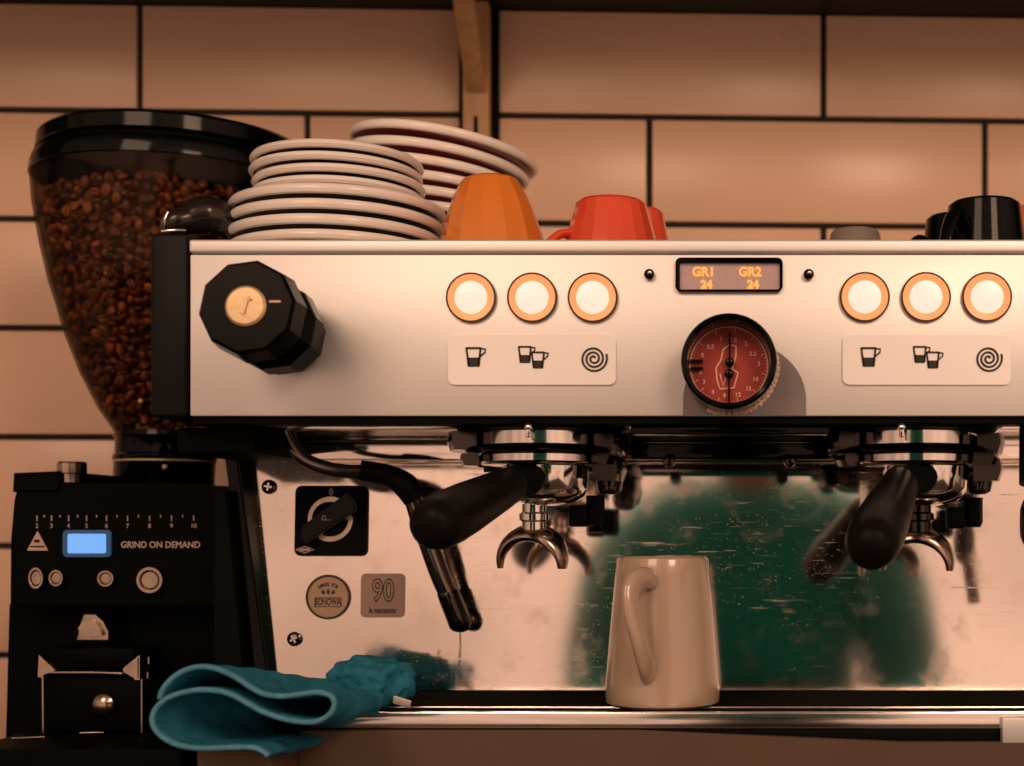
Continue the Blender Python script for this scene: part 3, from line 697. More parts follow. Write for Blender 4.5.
# ================================================================== PORTAFILTERS
def portafilter(px_c, root, end, label, spout_c, Yc=0.055):
    cx, s, Z, T = GH[0] if px_c < 700 else GH[1]
    t = thing('portafilter', (cx, Yc, Z(520)), label, 'portafilter', 'portafilters locked into the two groups')
    bx = cx + (6 if px_c < 700 else 12) * s
    T = Matrix.Translation((bx, Yc, 0))
    bm = B(); lathe(bm, [(0, Z(454.6)), (58 * s, Z(454.8)), (60 * s, Z(456.5)), (60 * s, Z(463)), (57 * s, Z(465.5)), (44 * s, Z(467)), (0, Z(467))], 64, Matrix.Translation((cx, Yc, 0)))
    obj('rim', bm, M_chrome, t)
    bm = B(); lathe(bm, [(0, Z(467)), (43 * s, Z(467)), (42 * s, Z(488)), (38 * s, Z(496)), (28 * s, Z(502)), (12 * s, Z(506)), (0, Z(506))], 56, T)
    obj('basket_body', bm, M_chrome, t)
    # boss between body and handle
    root, end = P(*root), P(*end)
    d = (end - root).normalized()
    bm = B(); tube(bm, [Vector((bx, Yc - 0.015, root.z + 0.006)), root + d * -0.004, root + d * 0.012], [0.010, 0.0105, 0.0098], 20, 5)
    obj('neck', bm, M_black, t)
    bm = B(); L = (end - root).length
    pr = [(0, .0105), (.08, .0115), (.3, .0132), (.55, .0150), (.75, .0158), (.88, .0150), (.96, .0120), (1.0, .0055)]
    tube(bm, [root + d * L * u for u, r in pr], [r for u, r in pr], 28, 4)
    obj('handle', bm, M_rubber, t)
    # spout: threaded stem and a split crescent
    sx, sy = spout_c; c = P(sx, sy, Yc)
    bm = B(); lathe(bm, [(0, Z(504)), (12 * s, Z(504)), (12 * s, Z(512)), (15 * s, Z(514)), (15 * s, Z(520)), (12 * s, Z(522)), (13 * s, c.z - 0.006), (0, c.z - 0.006)], 32, Matrix.Translation((c.x + 3 * s, Yc, 0)))
    obj('stem', bm, M_darkchrome if px_c > 700 else M_chrome, t)
    bm = B(); pts = []; rad = []
    az = math.radians(-16)
    for k in range(13):
        a_ = math.radians(188 - k * 196 / 12); r_ = 0.0190
        lx, lz = r_ * 1.12 * math.cos(a_), r_ * 1.05 * math.sin(a_)
        pts.append(Vector((c.x + lx * math.cos(az), Yc + lx * math.sin(az), c.z - 0.0215 + lz))); rad.append(0.0022 + 0.0040 * math.sin(PI * k / 12))
    tube(bm, pts, rad, 16, 3, squash=(0.8, 1.7))
    obj('double_spout', bm, M_worn, t)
    for k in (0,):
        bm = B(); e = c + Vector((0.036, 0.012, 0.012)); box(bm, (e.x - .014, e.y, e.z - .010), (e.x - .002, e.y + .012, e.z + .004), .002)
        lathe(bm, [(0, .006), (.006, .006), (.006, -.010), (.0045, -.013), (0, -.013)], 6, Matrix.Translation((e.x + .003, e.y + .004, e.z + .004)))
        obj('reflection_piece', bm, M_black, t)  # added dark piece standing in for a reflection behind the spout
    return t
portafilter(540, (512, 484, 0.020), (424, 530, -0.062), 'left portafilter with its black handle pointing left', (531, 530))
portafilter(914, (900, 484, 0.012), (868, 552, -0.085), 'right portafilter with its black handle pointing at the viewer', (916, 532))

# ================================================================== SAUCERS ON TOP
def saucer_mesh(name, R, h, lip, under):
    bm = B()
    prof = [(0, 0.0032), (0.52 * R, 0.0034), (0.60 * R, 0.0045), (R - 0.0050, h - 0.0006), (R - 0.0032, h + 0.0002), (R - 0.0014, h - 0.0004), (R - 0.0002, h - 0.0022), (R, h - lip * 0.6), (R - 0.0012, h - lip * 0.95), (R - 0.0030, h - lip * 1.05)]
    u = [(R - 0.0042, h - lip * 1.05 - 0.0006), (R - 0.0095, h - lip * 1.05 - 0.0030), (0.62 * R, 0.0012), (0.58 * R, 0.0), (0.54 * R, 0.0), (0.52 * R, 0.001), (0, 0.001)]
    mi = [0] * (len(prof) - 1) + [1] * len(u)
    lathe(bm, prof + u, 72, None, mi)
    return link_mesh(name, bm, [M_white, under])
big = saucer_mesh('saucer', 0.0688, 0.0125, 0.0060, M_bglaze)
ords = ['lowest', 'second from the bottom', 'third from the bottom', 'fourth from the bottom', 'fifth from the bottom', 'sixth from the bottom', 'topmost']
bc = P(338, 0, 0.09)
for k in range(7):
    o = big if k == 0 else big.copy()
    if k: COL.objects.link(o)
    o.location = (bc.x + (0.0010, -.0006, .0006, -0.0006, -0.0014, -0.0002, 0.0008)[k], 0.09, DECK + 0.0001 + 0.0093 * k); o.rotation_euler.z = k
    tag(o, 'wide black-bottomed white saucer, %s in the left stack' % ords[k], 'saucer', 'wide black-and-white saucers in the left stack')
small = saucer_mesh('small_saucer', 0.0550, 0.0165, 0.0050, M_bglaze)
zs = DECK + 0.0093 * 6 + 0.0045
for k, n_ in enumerate(('lowest', 'second from the bottom', 'third from the bottom', 'topmost')):
    o = small if k == 0 else small.copy()
    if k: COL.objects.link(o)
    o.location = (bc.x + (0.0006, 0.0012, -0.0006, 0.0)[k], 0.09, zs + 0.0074 * k); o.rotation_euler.z = k * 2.1
    tag(o, 'small black-bottomed white saucer, %s of four atop the left stack' % n_, 'saucer', 'small black-and-white saucers on the left stack')
red = saucer_mesh('red_saucer', 0.0700, 0.0165, 0.0062, M_rglaze)
rc = P(445, 0, 0.21)
names = ['lowest', 'second from bottom', 'third from bottom', 'fourth from bottom', 'fifth from bottom', 'sixth from bottom', 'seventh from bottom', 'sixth from top', 'fifth from top', 'fourth from top', 'third from top', 'second from top', 'topmost']
_old = ['lowest', 'second from bottom', 'third from bottom', 'fourth from bottom', 'middle', 'fifth from top', 'fourth from top', 'third from top', 'second from top', 'topmost']
nR = 13
for k in range(nR):
    o = red if k == 0 else red.copy()
    if k: COL.objects.link(o)
    t_ = max(0, k - 2) / (nR - 3)
    tilt = math.radians(8.5) * t_
    sx = (0.0, 0, 0, 0, 0, 0, 0, -0.002, -0.003, -0.004, -0.004, -0.0015, 0.003)[k]
    sc_ = (.86, .86, .86, .86, .87, .88, .88, .89, .90, .92, .94, .965, 1.0)[k]
    o.location = (rc.x + sx - 0.006, 0.215, DECK + 0.0001 + 0.0105 * k); o.scale = (sc_, sc_, 1); o.rotation_euler = (0, tilt, 0)
    tag(o, 'red-bottomed white saucer, %s in the leaning right stack' % names[k], 'saucer', 'red-and-white saucers in the leaning stack')

# ================================================================== CUPS ON TOP (upside down)
def cup_profile(rt, rb, H, th=0.003):
    """upside down: foot ring at the top (z=H), mouth at z=0"""
    return [(0, H - 0.0015), (rt * 0.72, H - 0.0015), (rt * 0.78, H), (rt * 0.90, H), (rt, H - 0.0018), (rt + (rb - rt) * 0.38, H * 0.66), (rt + (rb - rt) * 0.72, H * 0.34), (rb, 0.001), (rb - th * 0.5, 0), (rb - th, 0.001),
            (rt + (rb - rt) * 0.72 - th, H * 0.34), (rt + (rb - rt) * 0.38 - th, H * 0.66), (rt - th, H - 0.006), (0, H - 0.006)]
c = P(496, 0, 0.065); oc = None
bm = B(); H = P(0, 176, .045).z - DECK + 0.002
pr = [(0, H - 0.002), (0.0125, H - 0.002), (0.0150, H - 0.0006), (0.0180, H - 0.0022), (0.0232, H * 0.86), (0.0275, H * 0.72), (0.0315, H * 0.55), (0.0352, 0.0255), (0.0362, 0.0005), (0.0350, 0), (0.0335, 0.001), (0.0325, 0.025), (0.0285, H * 0.55), (0.0245, H * 0.70), (0.0160, H * 0.85), (0, H * 0.87)]
lathe(bm, pr, 14)
o = link_mesh('faceted_cup', bm, M_orange, angle=14); o.location = (c.x, 0.065, DECK + 0.0001); o.rotation_euler = (0, math.radians(-3), 0.2)
o.location.z += 0.0018
tag(o, 'orange faceted cup turned upside down beside the left saucer stacks', 'cup')
def cup(name, px, Y, py_top, rt, rb, m, label, handle=None, hs=1.0, segs=64, ang=38, rz=0.0):
    c = P(px, py_top, Y); H = c.z - DECK - 0.0002
    t = thing(name, (c.x, Y, DECK + 0.0001), label, 'cup', 'cups upside down on the machine')
    bm = B(); lathe(bm, cup_profile(rt, rb, H), segs); bmesh.ops.rotate(bm, matrix=Matrix.Rotation(rz, 3, 'Z'), verts=bm.verts)
    obj('bowl', bm, m, t, M=Matrix.Translation((c.x, Y, DECK + 0.0001)), angle=ang)
    if handle is not None:
        a = handle; bm = B(); dx, dy = math.cos(a), math.sin(a)
        def Q(r, z): return Vector((c.x + r * dx, Y + r * dy, DECK + z))
        rm = rt + (rb - rt) * 0.2
        tube(bm, [Q(rt + (rb - rt) * 0.3 - .002, H * 0.66), Q(rm + 0.009, H * 0.64 * hs), Q(rm + 0.018, H * 0.50 * hs), Q(rm + 0.022, H * 0.34), Q(rm + 0.016, H * 0.18 * hs), Q(rb - .001, H * 0.14 * hs)], [.0035, .0034, .003, .003, .0034, .004], 14, 6, squash=(1.5, .85))
        obj('handle', bm, m, t)
    return t
cup('espresso_cup', 611, 0.065, 202, 0.0225, 0.0380, M_red, 'glossy red espresso cup turned upside down, front one', math.radians(205), 1.0, 20, 14)
cup('espresso_cup', 636, 0.135, 211, 0.019, 0.031, M_red, 'red espresso cup half hidden behind the front red one', None, 1.0, 20, 14)
cup('cappuccino_cup', 984, 0.06, 203, 0.0225, 0.0290, M_gloss, 'large glossy black cup turned upside down near the right end', math.radians(228), 1.28)
cup('cappuccino_cup', 955, 0.15, 217, 0.020, 0.0265, M_gloss, 'black cup behind and left of the large black one', math.radians(205), 1.2)
cup('cappuccino_cup', 1040, 0.15, 207, 0.017, 0.030, M_coral, 'coral orange cup cut off by the right edge', None)
cup('demitasse_cup', 855, 0.12, 231, 0.0165, 0.027, M_grey, 'low grey cup base showing just above the top rail', None)

# tamper lying at the left end
tm = thing('tamper', P(160, 230, 0.03), 'glossy black-handled tamper lying on the left end of the machine', 'tamper')
bm = B()
tube(bm, [P(167, 229, .04), P(176, 222, .04), P(190, 219, .045), (P(206, 215, .05)), P(220, 219, .055), P(229, 228, .06), P(233, 238, .065)],
     [8 * SC(.04), 12 * SC(.04), 15.5 * SC(.04), 19 * SC(.04), 18 * SC(.05), 14 * SC(.05), 8 * SC(.05)], 28, 6)
obj('handle', bm, M_tamper, tm)
bm = B(); tube(bm, [P(162, 232, .03), P(163, 224, .034), P(168, 212, .036)], [2.6 * SC(.03), 3.0 * SC(.03), 2.0 * SC(.03)], 12, 5); tube(bm, [P(162, 231.5, .03), P(174, 230.5, .03), P(186, 231, .032)], 2.3 * SC(.03), 12, 4)
obj('collar', bm, M_chrome, tm)

# ================================================================== MUG
Ym = 0.0
zmug = ZT + 0.0006; mc = P(662.5, 0, 0.045); mcx = mc.x; my = 0.047
smg = (D0 + my) / F
Hm = P(0, 557, my).z - zmug
bm = B()
rb, rt = 57.3 * smg, 46.0 * smg
pr = [(0, 0.0012), (rb * .86, 0.0012), (rb * .90, 0), (rb - 0.0022, 0.0003), (rb - 0.0005, 0.0018), (rb, 0.0055)]
for k in range(1, 10):
    u = k / 10; pr.append((rb + (rt - rb) * (u ** 1.15), 0.0065 + (Hm - 0.0065 - 0.003) * u))
pr += [(rt, Hm - 0.0018), (rt - 0.0006, Hm - 0.0004), (rt - 0.0016, Hm), (rt - 0.0028, Hm - 0.0012), (rt - 0.003, Hm * 0.7), (rb - 0.0035, 0.008), (rb - 0.009, 0.0045), (0, 0.004)]
lathe(bm, pr, 72)
mug = thing('milk_mug', (mcx, my, zmug), 'tall cream ceramic mug standing on the drip tray', 'mug')
obj('body', bm, M_mug, mug, M=Matrix.Translation((mcx, my, zmug)))
def HP(px, py, off):        # point on the front of the mug, off metres in front of its surface
    z = P(0, py, my - 0.04).z; u = (z - zmug) / Hm; r = rb + (rt - rb) * u
    x = (px - CX) * (D0 + my - r) / F; dx = max(-0.95, min(.95, (x - mcx) / r)); return Vector((mcx + r * dx, my - r * math.sqrt(1 - dx * dx), z)) + Vector((dx * .5, -1, 0)).normalized() * off
bm = B()
tube(bm, [HP(653, 582, -0.002), HP(649, 578, 0.008), HP(643, 580, 0.016), HP(640, 590, 0.021), HP(641, 612, 0.022), HP(645, 640, 0.017), HP(648, 662, 0.009), HP(649, 674, 0.001), HP(650, 678, -0.002)],
     [.0052, .0056, .0058, .0058, .0056, .0056, .0060, .0064, .0050], 20, 7, squash=(0.70, 1.15))
obj('handle', bm, M_mug, mug)

# ================================================================== GRINDER
gr_ = thing('coffee_grinder', (-0.41, 0.2, -0.215), 'black grind-on-demand coffee grinder with blue display left of the machine', 'coffee grinder')
HY = 0.27; sh = 1.024 / F; hx = -0.4356
def HZ(py): return (CY - py) * sh
def hop_r(py):   # silhouette of the hopper cone in pixels
    T_ = [(140, 131), (158, 136), (172, 137), (200, 134), (240, 126), (280, 116), (300, 109), (330, 100), (370, 84), (405, 66), (425, 52), (436, 47)]
    for (a_, r0), (b_, r1) in zip(T_, T_[1:]):
        if a_ <= py <= b_: return (r0 + (r1 - r0) * (py - a_) / (b_ - a_)) * sh
    return 48 * sh
ZC = HZ(430)
TH = Matrix(((1, 0, 0.040, hx - 0.004 - 0.040 * ZC), (0, 1, 0, HY), (0, 0, 1, 0), (0, 0, 0, 1)))   # the hopper leans slightly to the right
def hxz(z): return hx - 0.004 + 0.040 * (z - ZC)
ys = [150, 158, 172, 186, 200, 220, 240, 260, 280, 300, 315, 330, 350, 370, 388, 405, 425, 436]
prof = [(hop_r(y_), HZ(y_)) for y_ in ys]
inner = [(r - 0.0022, z) for r, z in prof[::-1]]
bm = B(); lathe(bm, prof + inner + prof[:1], 72, TH)
hop = obj('bean_hopper', bm, M_glass, gr_)
bm = B(); lathe(bm, [(0, HZ(126)), (117 * sh, HZ(127)), (128 * sh, HZ(129)), (132 * sh, HZ(133)), (133 * sh, HZ(146)), (129 * sh, HZ(150)), (0, HZ(150))], 72, TH)
lid = obj('hopper_lid', bm, M_gloss, hop)
bm = B(); lathe(bm, [(122 * sh, HZ(150)), (132 * sh, HZ(151)), (136 * sh, HZ(155)), (137.8 * sh, HZ(161)), (138.5 * sh, HZ(171)), (136 * sh, HZ(172)), (132 * sh, HZ(162)), (122 * sh, HZ(154))], 72, TH)
obj('hopper_rim', bm, M_gloss, hop)
bm = B(); lathe(bm, [(0, HZ(428)), (50 * sh, HZ(428)), (51 * sh, HZ(433)), (49 * sh, HZ(436)), (49 * sh, HZ(451)), (51 * sh, HZ(453)), (51 * sh, HZ(457)), (49.5 * sh, HZ(459)), (49.5 * sh, HZ(490)), (0, HZ(490))], 56, TH)
col_ = obj('adjusting_collar', bm, M_gloss, gr_)
bm = B(); lathe(bm, [(49.4 * sh, HZ(457.5)), (50.3 * sh, HZ(458)), (50.3 * sh, HZ(459.5)), (49.4 * sh, HZ(460))], 56, TH); obj('collar_band', bm, M_cap, col_)
for px, py in ((165, 467), (141, 401)):
    bm = B(); cc = P(px, py, HY - (0.041 if py > 420 else 0.050)); bmesh.ops.create_uvsphere(bm, u_segments=12, v_segments=8, radius=0.0022, matrix=Matrix.Translation(cc)); obj('latch_pin', bm, M_cap, gr_)
GY = 0.13; sg = (D0 + GY) / F
def G(px, py, Y=GY): p = P(px, py, Y); return (p.x, p.z)
bm = B(); prism(bm, [G(17, 484.5), G(60, 483.5), G(110, 482.5), G(170, 483), G(236, 486.5), G(238, 606), G(9, 606), (G(11, 540)), G(13, 500)], GY, 0.36, 0.002)
hd = obj('grinder_head', bm, M_grind, gr_)
bm = B(); prism(bm, [G(14, 473), G(60, 471), G(61, 484), G(60, 492), G(13, 492)], GY - 0.001, 0.25, 0.001); obj('head_cover', bm, M_grind, gr_)
bm = B(); prism(bm, [G(8, 604, .16), G(236, 604, .16), G(238, 790, .16), G(3, 790, .16)], 0.16, 0.36, 0.002); obj('grinder_body', bm, M_grind, gr_)
bm = B(); box(bm, (G(6, 0, .10)[0], 0.05, -0.215), (G(228, 0, .13)[0], 0.36, P(0, 741, .08).z), 0.003); obj('grinder_base', bm, M_grind, gr_)
a_, b_ = G(65, 556), G(111, 531)
bm = B(); cx_, cz_ = (a_[0] + b_[0]) / 2, (a_[1] + b_[1]) / 2
prism(bm, rrect(cx_, cz_, 48 * sg, 27 * sg, 4 * sg), GY - 0.002, GY, 0.0005); bz = obj('display_bezel', bm, M_bluef, hd)
bm = B(); prism(bm, rrect(cx_ + 0.5 * sg, cz_, 38 * sg, 19.5 * sg, 2 * sg), GY - 0.0028, GY - 0.002); obj('display_screen', bm, M_blue, bz)
bm = B(); text(bm, 'GRIND ON DEMAND', *G(161, 545), 9.0 * sg, GY - 0.0006, 0.0004, bold=0.0001, xs=0.93)
xs_ = (37.5, 52, 69, 87, 107, 128, 150, 172, 194)
for k, (x_, s_) in enumerate(zip(xs_, ('2', '3', '4', '5', '6', '7', '8', '9', '10'))):
    p0, p1 = G(x_, 515.5), G(x_, 521); stroke(bm, [p0, p1], 0.9 * sg, GY - 0.0008, GY)
    text(bm, s_, *G(x_, 526), 6.4 * sg, GY - 0.0006, 0.0004)
    if k < 8: xm = (x_ + xs_[k + 1]) / 2; stroke(bm, [G(xm, 515), G(xm, 517.5)], 0.9 * sg, GY - 0.0008, GY)
obj('scale_lettering', bm, M_gtext, hd)
bm = B(); prism(bm, [G(38, 531), G(48.5, 550.5), G(27.5, 550.5)], GY - 0.0008, GY); tg = obj('triangle_logo', bm, M_gtext, hd)
bm = B(); prism(bm, rrect(*G(37.7, 541), 5.5 * sg, 2.6 * sg, 1 * sg), GY - 0.0012, GY - 0.0008); stroke(bm, [G(31, 546.5), G(45, 546.5)], 1.3 * sg, GY - 0.0012, GY - 0.0008); obj('logo_print', bm, M_black, tg)
for px, py, r_, q in ((37, 578, 11, .68), (57, 578, 8.5, .85), (106.5, 578.5, 8.3, 1), (150.5, 580, 13.5, 1)):
    x_, z_ = G(px, py, GY - .004)
    Tm = Matrix.Translation((x_, GY - 0.006, z_)) @ Matrix.Rotation(-PI / 2, 4, 'X') @ Matrix.Diagonal((q, 1, 1, 1))
    bm = B(); lathe(bm, [(r_ * .68 * sg, 0.0015), (r_ * .75 * sg, 0), (r_ * .95 * sg, 0), (r_ * sg, 0.0015), (r_ * sg, 0.007), (r_ * .68 * sg, 0.007)], 36, Tm); bt_ = obj('grinder_button', bm, M_worn, hd)
    bm = B(); lathe(bm, [(0, 0.0005), (r_ * .6 * sg, 0.0008), (r_ * .68 * sg, 0.002), (r_ * .68 * sg, 0.006), (0, 0.006)], 30, Tm); obj('button_face', bm, M_worn, bt_)
bm = B()
for k in range(40):
    pass
lathe(bm, [(0, HZ(464) * .9), (13 * sg, P(0, 464, .17).z), (14 * sg, P(0, 466, .17).z), (14 * sg, P(0, 475, .17).z), (11 * sg, P(0, 476, .17).z), (11 * sg, P(0, 484, .17).z), (0, P(0, 484, .17).z)][1:] , 14, Matrix.Translation((P(92, 0, .17).x, 0.17, 0)))
bm.faces.new([v for v in bm.verts if abs(v.co.z - P(0, 464, .17).z) < 1e-6])
bmesh.ops.translate(bm, vec=(0, -0.03, 0), verts=bm.verts)
obj('timer_knob', bm, M_worn, gr_, angle=20)
# outlet, fork and catch box
bm = B(); Ys = 0.125
prism(bm, [G(82, 615, Ys), (G(93, 615, Ys)), G(101, 622, Ys), G(106, 632, Ys), G(106, 640, Ys), G(75, 640, Ys), G(78, 628, Ys)], Ys, Ys + 0.03, 0.003)
obj('outlet_spout', bm, M_worn, gr_)
Yf = 0.10
bm = B(); prism(bm, [G(38, 655, Yf), G(55, 671, Yf), G(55, 673, Yf), G(43, 673, Yf), G(42, 678, Yf), G(37, 677, Yf)], Yf, Yf + 0.02, 0.001)
obj('fork_bracket', bm, M_worn, gr_)
bm = B(); prism(bm, [G(139, 655, Yf), G(139, 680, Yf), G(134, 680, Yf), G(132, 675, Yf), G(122, 673, Yf), G(123, 668, Yf)], Yf, Yf + 0.02, 0.001)
obj('fork_bracket', bm, M_worn, gr_)
bm = B(); tube(bm, [P(54, 672.5, Yf), P(90, 672.5, Yf), P(123, 673.5, Yf)], 1.8 * sg, 10, 3); obj('fork_bar', bm, M_worn, gr_)
for a_, b_, r_ in (((43, 676), (43.5, 733), 1.3), ((142, 679), (142, 733), 1.3), ((149, 657), (149, 664), 1.3), ((148, 672), (148, 678), 1.3)):
    bm = B(); tube(bm, [P(*a_, Yf), P(*b_, Yf)], r_ * sg, 10, 2); obj('guide_rod', bm, M_worn, gr_)
for a_, b_ in (((12, 738.5), (45, 737)), ((80, 733), (104, 732.5))):
    bm = B(); tube(bm, [P(*a_, Yf - .02), P(*b_, Yf - .02)], 1.0 * sg, 8, 2); obj('base_trim', bm, M_worn, gr_)
bm = B(); box(bm, (P(46, 0, Yf).x, Yf + 0.004, P(0, 732, Yf).z), (P(139, 0, Yf).x, 0.16, P(0, 676, Yf).z), 0.002); cbx = obj('catch_box', bm, M_grind, gr_)
bm = B(); disc(bm, G(105, 704, Yf), 10 * sg, Yf - 0.003, Yf + 0.004, 30, 0.003); bo = obj('box_knob', bm, M_worn, cbx)
bm = B(); box(bm, (P(48, 0, .12).x, 0.118, P(0, 668, .12).z), (P(136, 0, .12).x, 0.16, P(0, 648, .12).z), 0.002); obj('fork_mount', bm, M_grind, gr_)

# coffee beans
def bean_mesh():
    bm = B(); bmesh.ops.create_uvsphere(bm, u_segments=16, v_segments=10, radius=1)
    for v in bm.verts:
        x, y, z = v.co
        if z > 0: z = z * 0.55 - 0.30 * math.exp(-(y / 0.16) ** 2) * (1 - x * x)
        v.co = Vector((x * 0.0052, y * 0.0039, z * 0.0036))
    return bm
bs = link_mesh('coffee_bean', bean_mesh(), M_bean, angle=80)
placed = []
def try_beans(count, depth, minsep, px_max):
    out = []; tries = 0
    while len(out) < count and tries < 60000:
        tries += 1
        a_ = random.uniform(math.radians(180), math.radians(345)); py = 186 + 238 * random.random() ** 1.15
        top = 194 - 3 * math.sin(a_ * 3)
        if py < top: continue
        r = hop_r(py) - 0.0068 - depth
        p = Vector((hxz(HZ(py)) + r * math.cos(a_), HY + r * math.sin(a_), HZ(py)))
        ppx = CX + p.x * F / (D0 + p.y)
        if ppx > px_max(CY - p.z * F / (D0 + p.y)): continue
        if any((p - q).length < minsep for q in placed[-700:]): continue
        out.append(p); placed.append(p)
    return out
pm = lambda y_: 252 if y_ < 235 else 158
P1 = try_beans(300, 0.0, 0.0078, pm)
for i, p in enumerate(P1):
    o = bs if i == 0 else bs.copy()
    if i: COL.objects.link(o)
    o.location = p; o.rotation_euler = (random.uniform(0, 6.28), random.uniform(0, 6.28), random.uniform(0, 6.28)); s_ = random.uniform(0.76, 0.94); o.scale = (s_, s_, s_)
    tag(o, 'roasted coffee bean among many in the grinder hopper', 'coffee bean', 'coffee beans behind the hopper front')
fill = []
P2 = try_beans(650, 0.0045, 0.0062, lambda y_: 400)
for _ in range(260):                                            # flat top of the heap
    a_ = random.uniform(0, 2 * PI); r = (hop_r(196) - 0.012) * math.sqrt(random.random()); fill.append(Vector((hxz(HZ(198)) + r * math.cos(a_), HY + r * math.sin(a_), HZ(198) + random.uniform(-.003, .003))))
bm = B(); src = bean_mesh(); src.verts.index_update()
for p in P2 + fill:
    Rm = Matrix.Translation(p) @ Matrix.Rotation(random.uniform(0, 6.28), 4, 'X') @ Matrix.Rotation(random.uniform(0, 6.28), 4, 'Z')
    vm = [bm.verts.new(Rm @ v.co) for v in src.verts]
    for f in src.faces: bm.faces.new([vm[v.index] for v in f.verts])
lathe(bm, [(0, HZ(203))] + [(hop_r(y_) - 0.018, HZ(y_)) for y_ in (203, 222, 260, 300, 340, 380, 410)] + [(0, HZ(426))], 32, TH)
tag(obj('coffee_bean_heap', bm, M_bean, angle=80), 'rest of the roasted coffee beans filling the clear grinder hopper', 'coffee beans', kind='stuff')

# ================================================================== CLOTH
edge = [(269, 756), (262, 750), (250, 747), (225, 747.5), (199, 748), (176, 744), (160, 734), (153, 722), (156, 709), (168, 698), (185, 692), (205, 689.5), (228, 693), (246, 702), (262, 711), (280, 717.5), (300, 721.5), (318, 721), (331, 713), (335, 703), (330, 695), (316, 692), (298, 694.5), (280, 696), (262, 693), (248, 685), (234, 676), (218, 669), (202, 666.5), (186, 670), (172, 679), (163, 690), (160, 700)]
def spl(pts, sub):
    out = []
    for i in range(len(pts) - 1):
        p0, p1, p2, p3 = [Vector(pts[max(0, min(len(pts) - 1, i + k))]) for k in (-1, 0, 1, 2)]
        for s in range(sub):
            u = s / sub; out.append(0.5 * ((2 * p1) + (-p0 + p2) * u + (2 * p0 - 5 * p1 + 4 * p2 - p3) * u * u + (-p0 + 3 * p1 - 3 * p2 + p3) * u ** 3))
    out.append(Vector(pts[-1])); return out
E = spl(edge, 5)
NV = 44
bm = B(); grid = []
for j in range(NV + 1):
    v = j / NV; row = []
    Y = -0.075 + 0.150 * v
    kx_, ky_ = 1 - 0.80 * v ** 1.1, 1 - 0.50 * v ** 1.0
    for i, e in enumerate(E):
        ax, ay = 335, 712                    # the fold's right end, which stays on the tray while the folds gather to it
        x = ax + (e.x - ax) * kx_ + 62 * v + 6 * math.sin(v * 7 + e.y * .05) * v
        y = ay + (e.y - ay) * ky_ - 5 * v + 2.5 * math.sin(v * 9 + e.x * .04) * v
        p = P(x, y, -0.075); p = Vector((p.x, Y, p.z)) if False else P(x, y, Y)
        n_ = noise.noise_vector(p * 55) * 0.0028 + noise.noise_vector(p * 160) * 0.0010
        row.append(bm.verts.new(p + n_ * min(1, 0.25 + v * 1.6)))
    grid.append(row)
for A, Bq in zip(grid, grid[1:]):
    for i in range(len(A) - 1): bm.faces.new((A[i], A[i + 1], Bq[i + 1], Bq[i]))
cl = thing('cleaning_cloth', P(335, 722, -0.03), 'folded teal microfibre cloth draped over the left end of the drip tray', 'cloth')
co = obj('folded_cloth', bm, M_cloth, cl, angle=180)
md = co.modifiers.new('thickness', 'SOLIDIFY'); md.thickness = 0.0032; md.offset = 0
md = co.modifiers.new('soft', 'SUBSURF'); md.levels = 1; md.render_levels = 1
bm = B(); tube(bm, [v_ + Vector((0, -0.0008, 0)) for v_ in [P(e.x, e.y, -0.0755) for e in E[::3]]], 0.0015, 10, 2)
obj('hem', bm, M_hem, cl, angle=180)
bm = B(); bmesh.ops.create_icosphere(bm, subdivisions=5, radius=1)
for v in bm.verts:
    p = v.co.copy(); n_ = 1 + 0.30 * noise.noise(p * 1.7 + Vector((3, 1, 2))) + 0.10 * noise.noise(p * 5)
    v.co = Vector((p.x * 0.0185, p.y * 0.020, p.z * 0.0165)) * n_
    if v.co.x < 0: v.co.x *= 1.7
cc = P(383, 682, 0.065)
obj('bunched_end', bm, M_cloth, cl, M=Matrix.Translation(cc) @ Matrix.Rotation(0.12, 4, 'Y'), angle=180)
bm = B(); box(bm, (-0.0055, -0.0006, -0.0028), (0.0055, 0.0006, 0.0028), 0.0005); obj('care_tag', bm, M_tag, cl, M=Matrix.Translation(P(402, 702, 0.022)) @ Matrix.Rotation(0.3, 4, 'Y') @ Matrix.Rotation(0.5, 4, 'X'))

# ================================================================== PERSON behind the viewpoint, seen mirrored in the splash
def skin(name, verts, edges, radii, m, parent=None, sub=2, loc=(0, 0, 0), root=0):
    me = bpy.data.meshes.new(name); me.from_pydata([Vector(v) for v in verts], edges, [])
    o = bpy.data.objects.new(name, me); COL.objects.link(o); me.materials.append(m)
    o.modifiers.new('skin', 'SKIN').use_smooth_shade = True
    for i, r in enumerate(radii):
        sv = me.skin_vertices[0].data[i]; sv.radius = (r, r) if isinstance(r, (int, float)) else r; sv.use_root = (i == root)
    s = o.modifiers.new('sub', 'SUBSURF'); s.levels = sub; s.render_levels = sub
    if parent: o.parent = parent
    o.location = loc
    return o
px0, py0 = 0.045, -1.12
body_v = [(0, 0, -.38), (0, 0, -.22), (0, 0, -.05), (0, 0, .08), (0, -.005, .16), (0, 0.0, .215), (0, .01, .27), (0, .015, .33), (0, .01, .40),
          (-.12, 0, .150), (-.20, .0, .115), (-.245, -.01, -.10), (-.19, .13, -.185), (-.10, .20, -.14),
          (.12, 0, .150), (.20, .0, .115), (.245, -.01, -.10), (.19, .13, -.185), (.10, .20, -.14),
          (-.09, 0, -.44), (-.10, .01, -.84), (-.10, -.01, -1.22), (-.11, .12, -1.262), (.09, 0, -.44), (.10, .01, -.84), (.10, -.01, -1.22), (.11, .12, -1.262)]
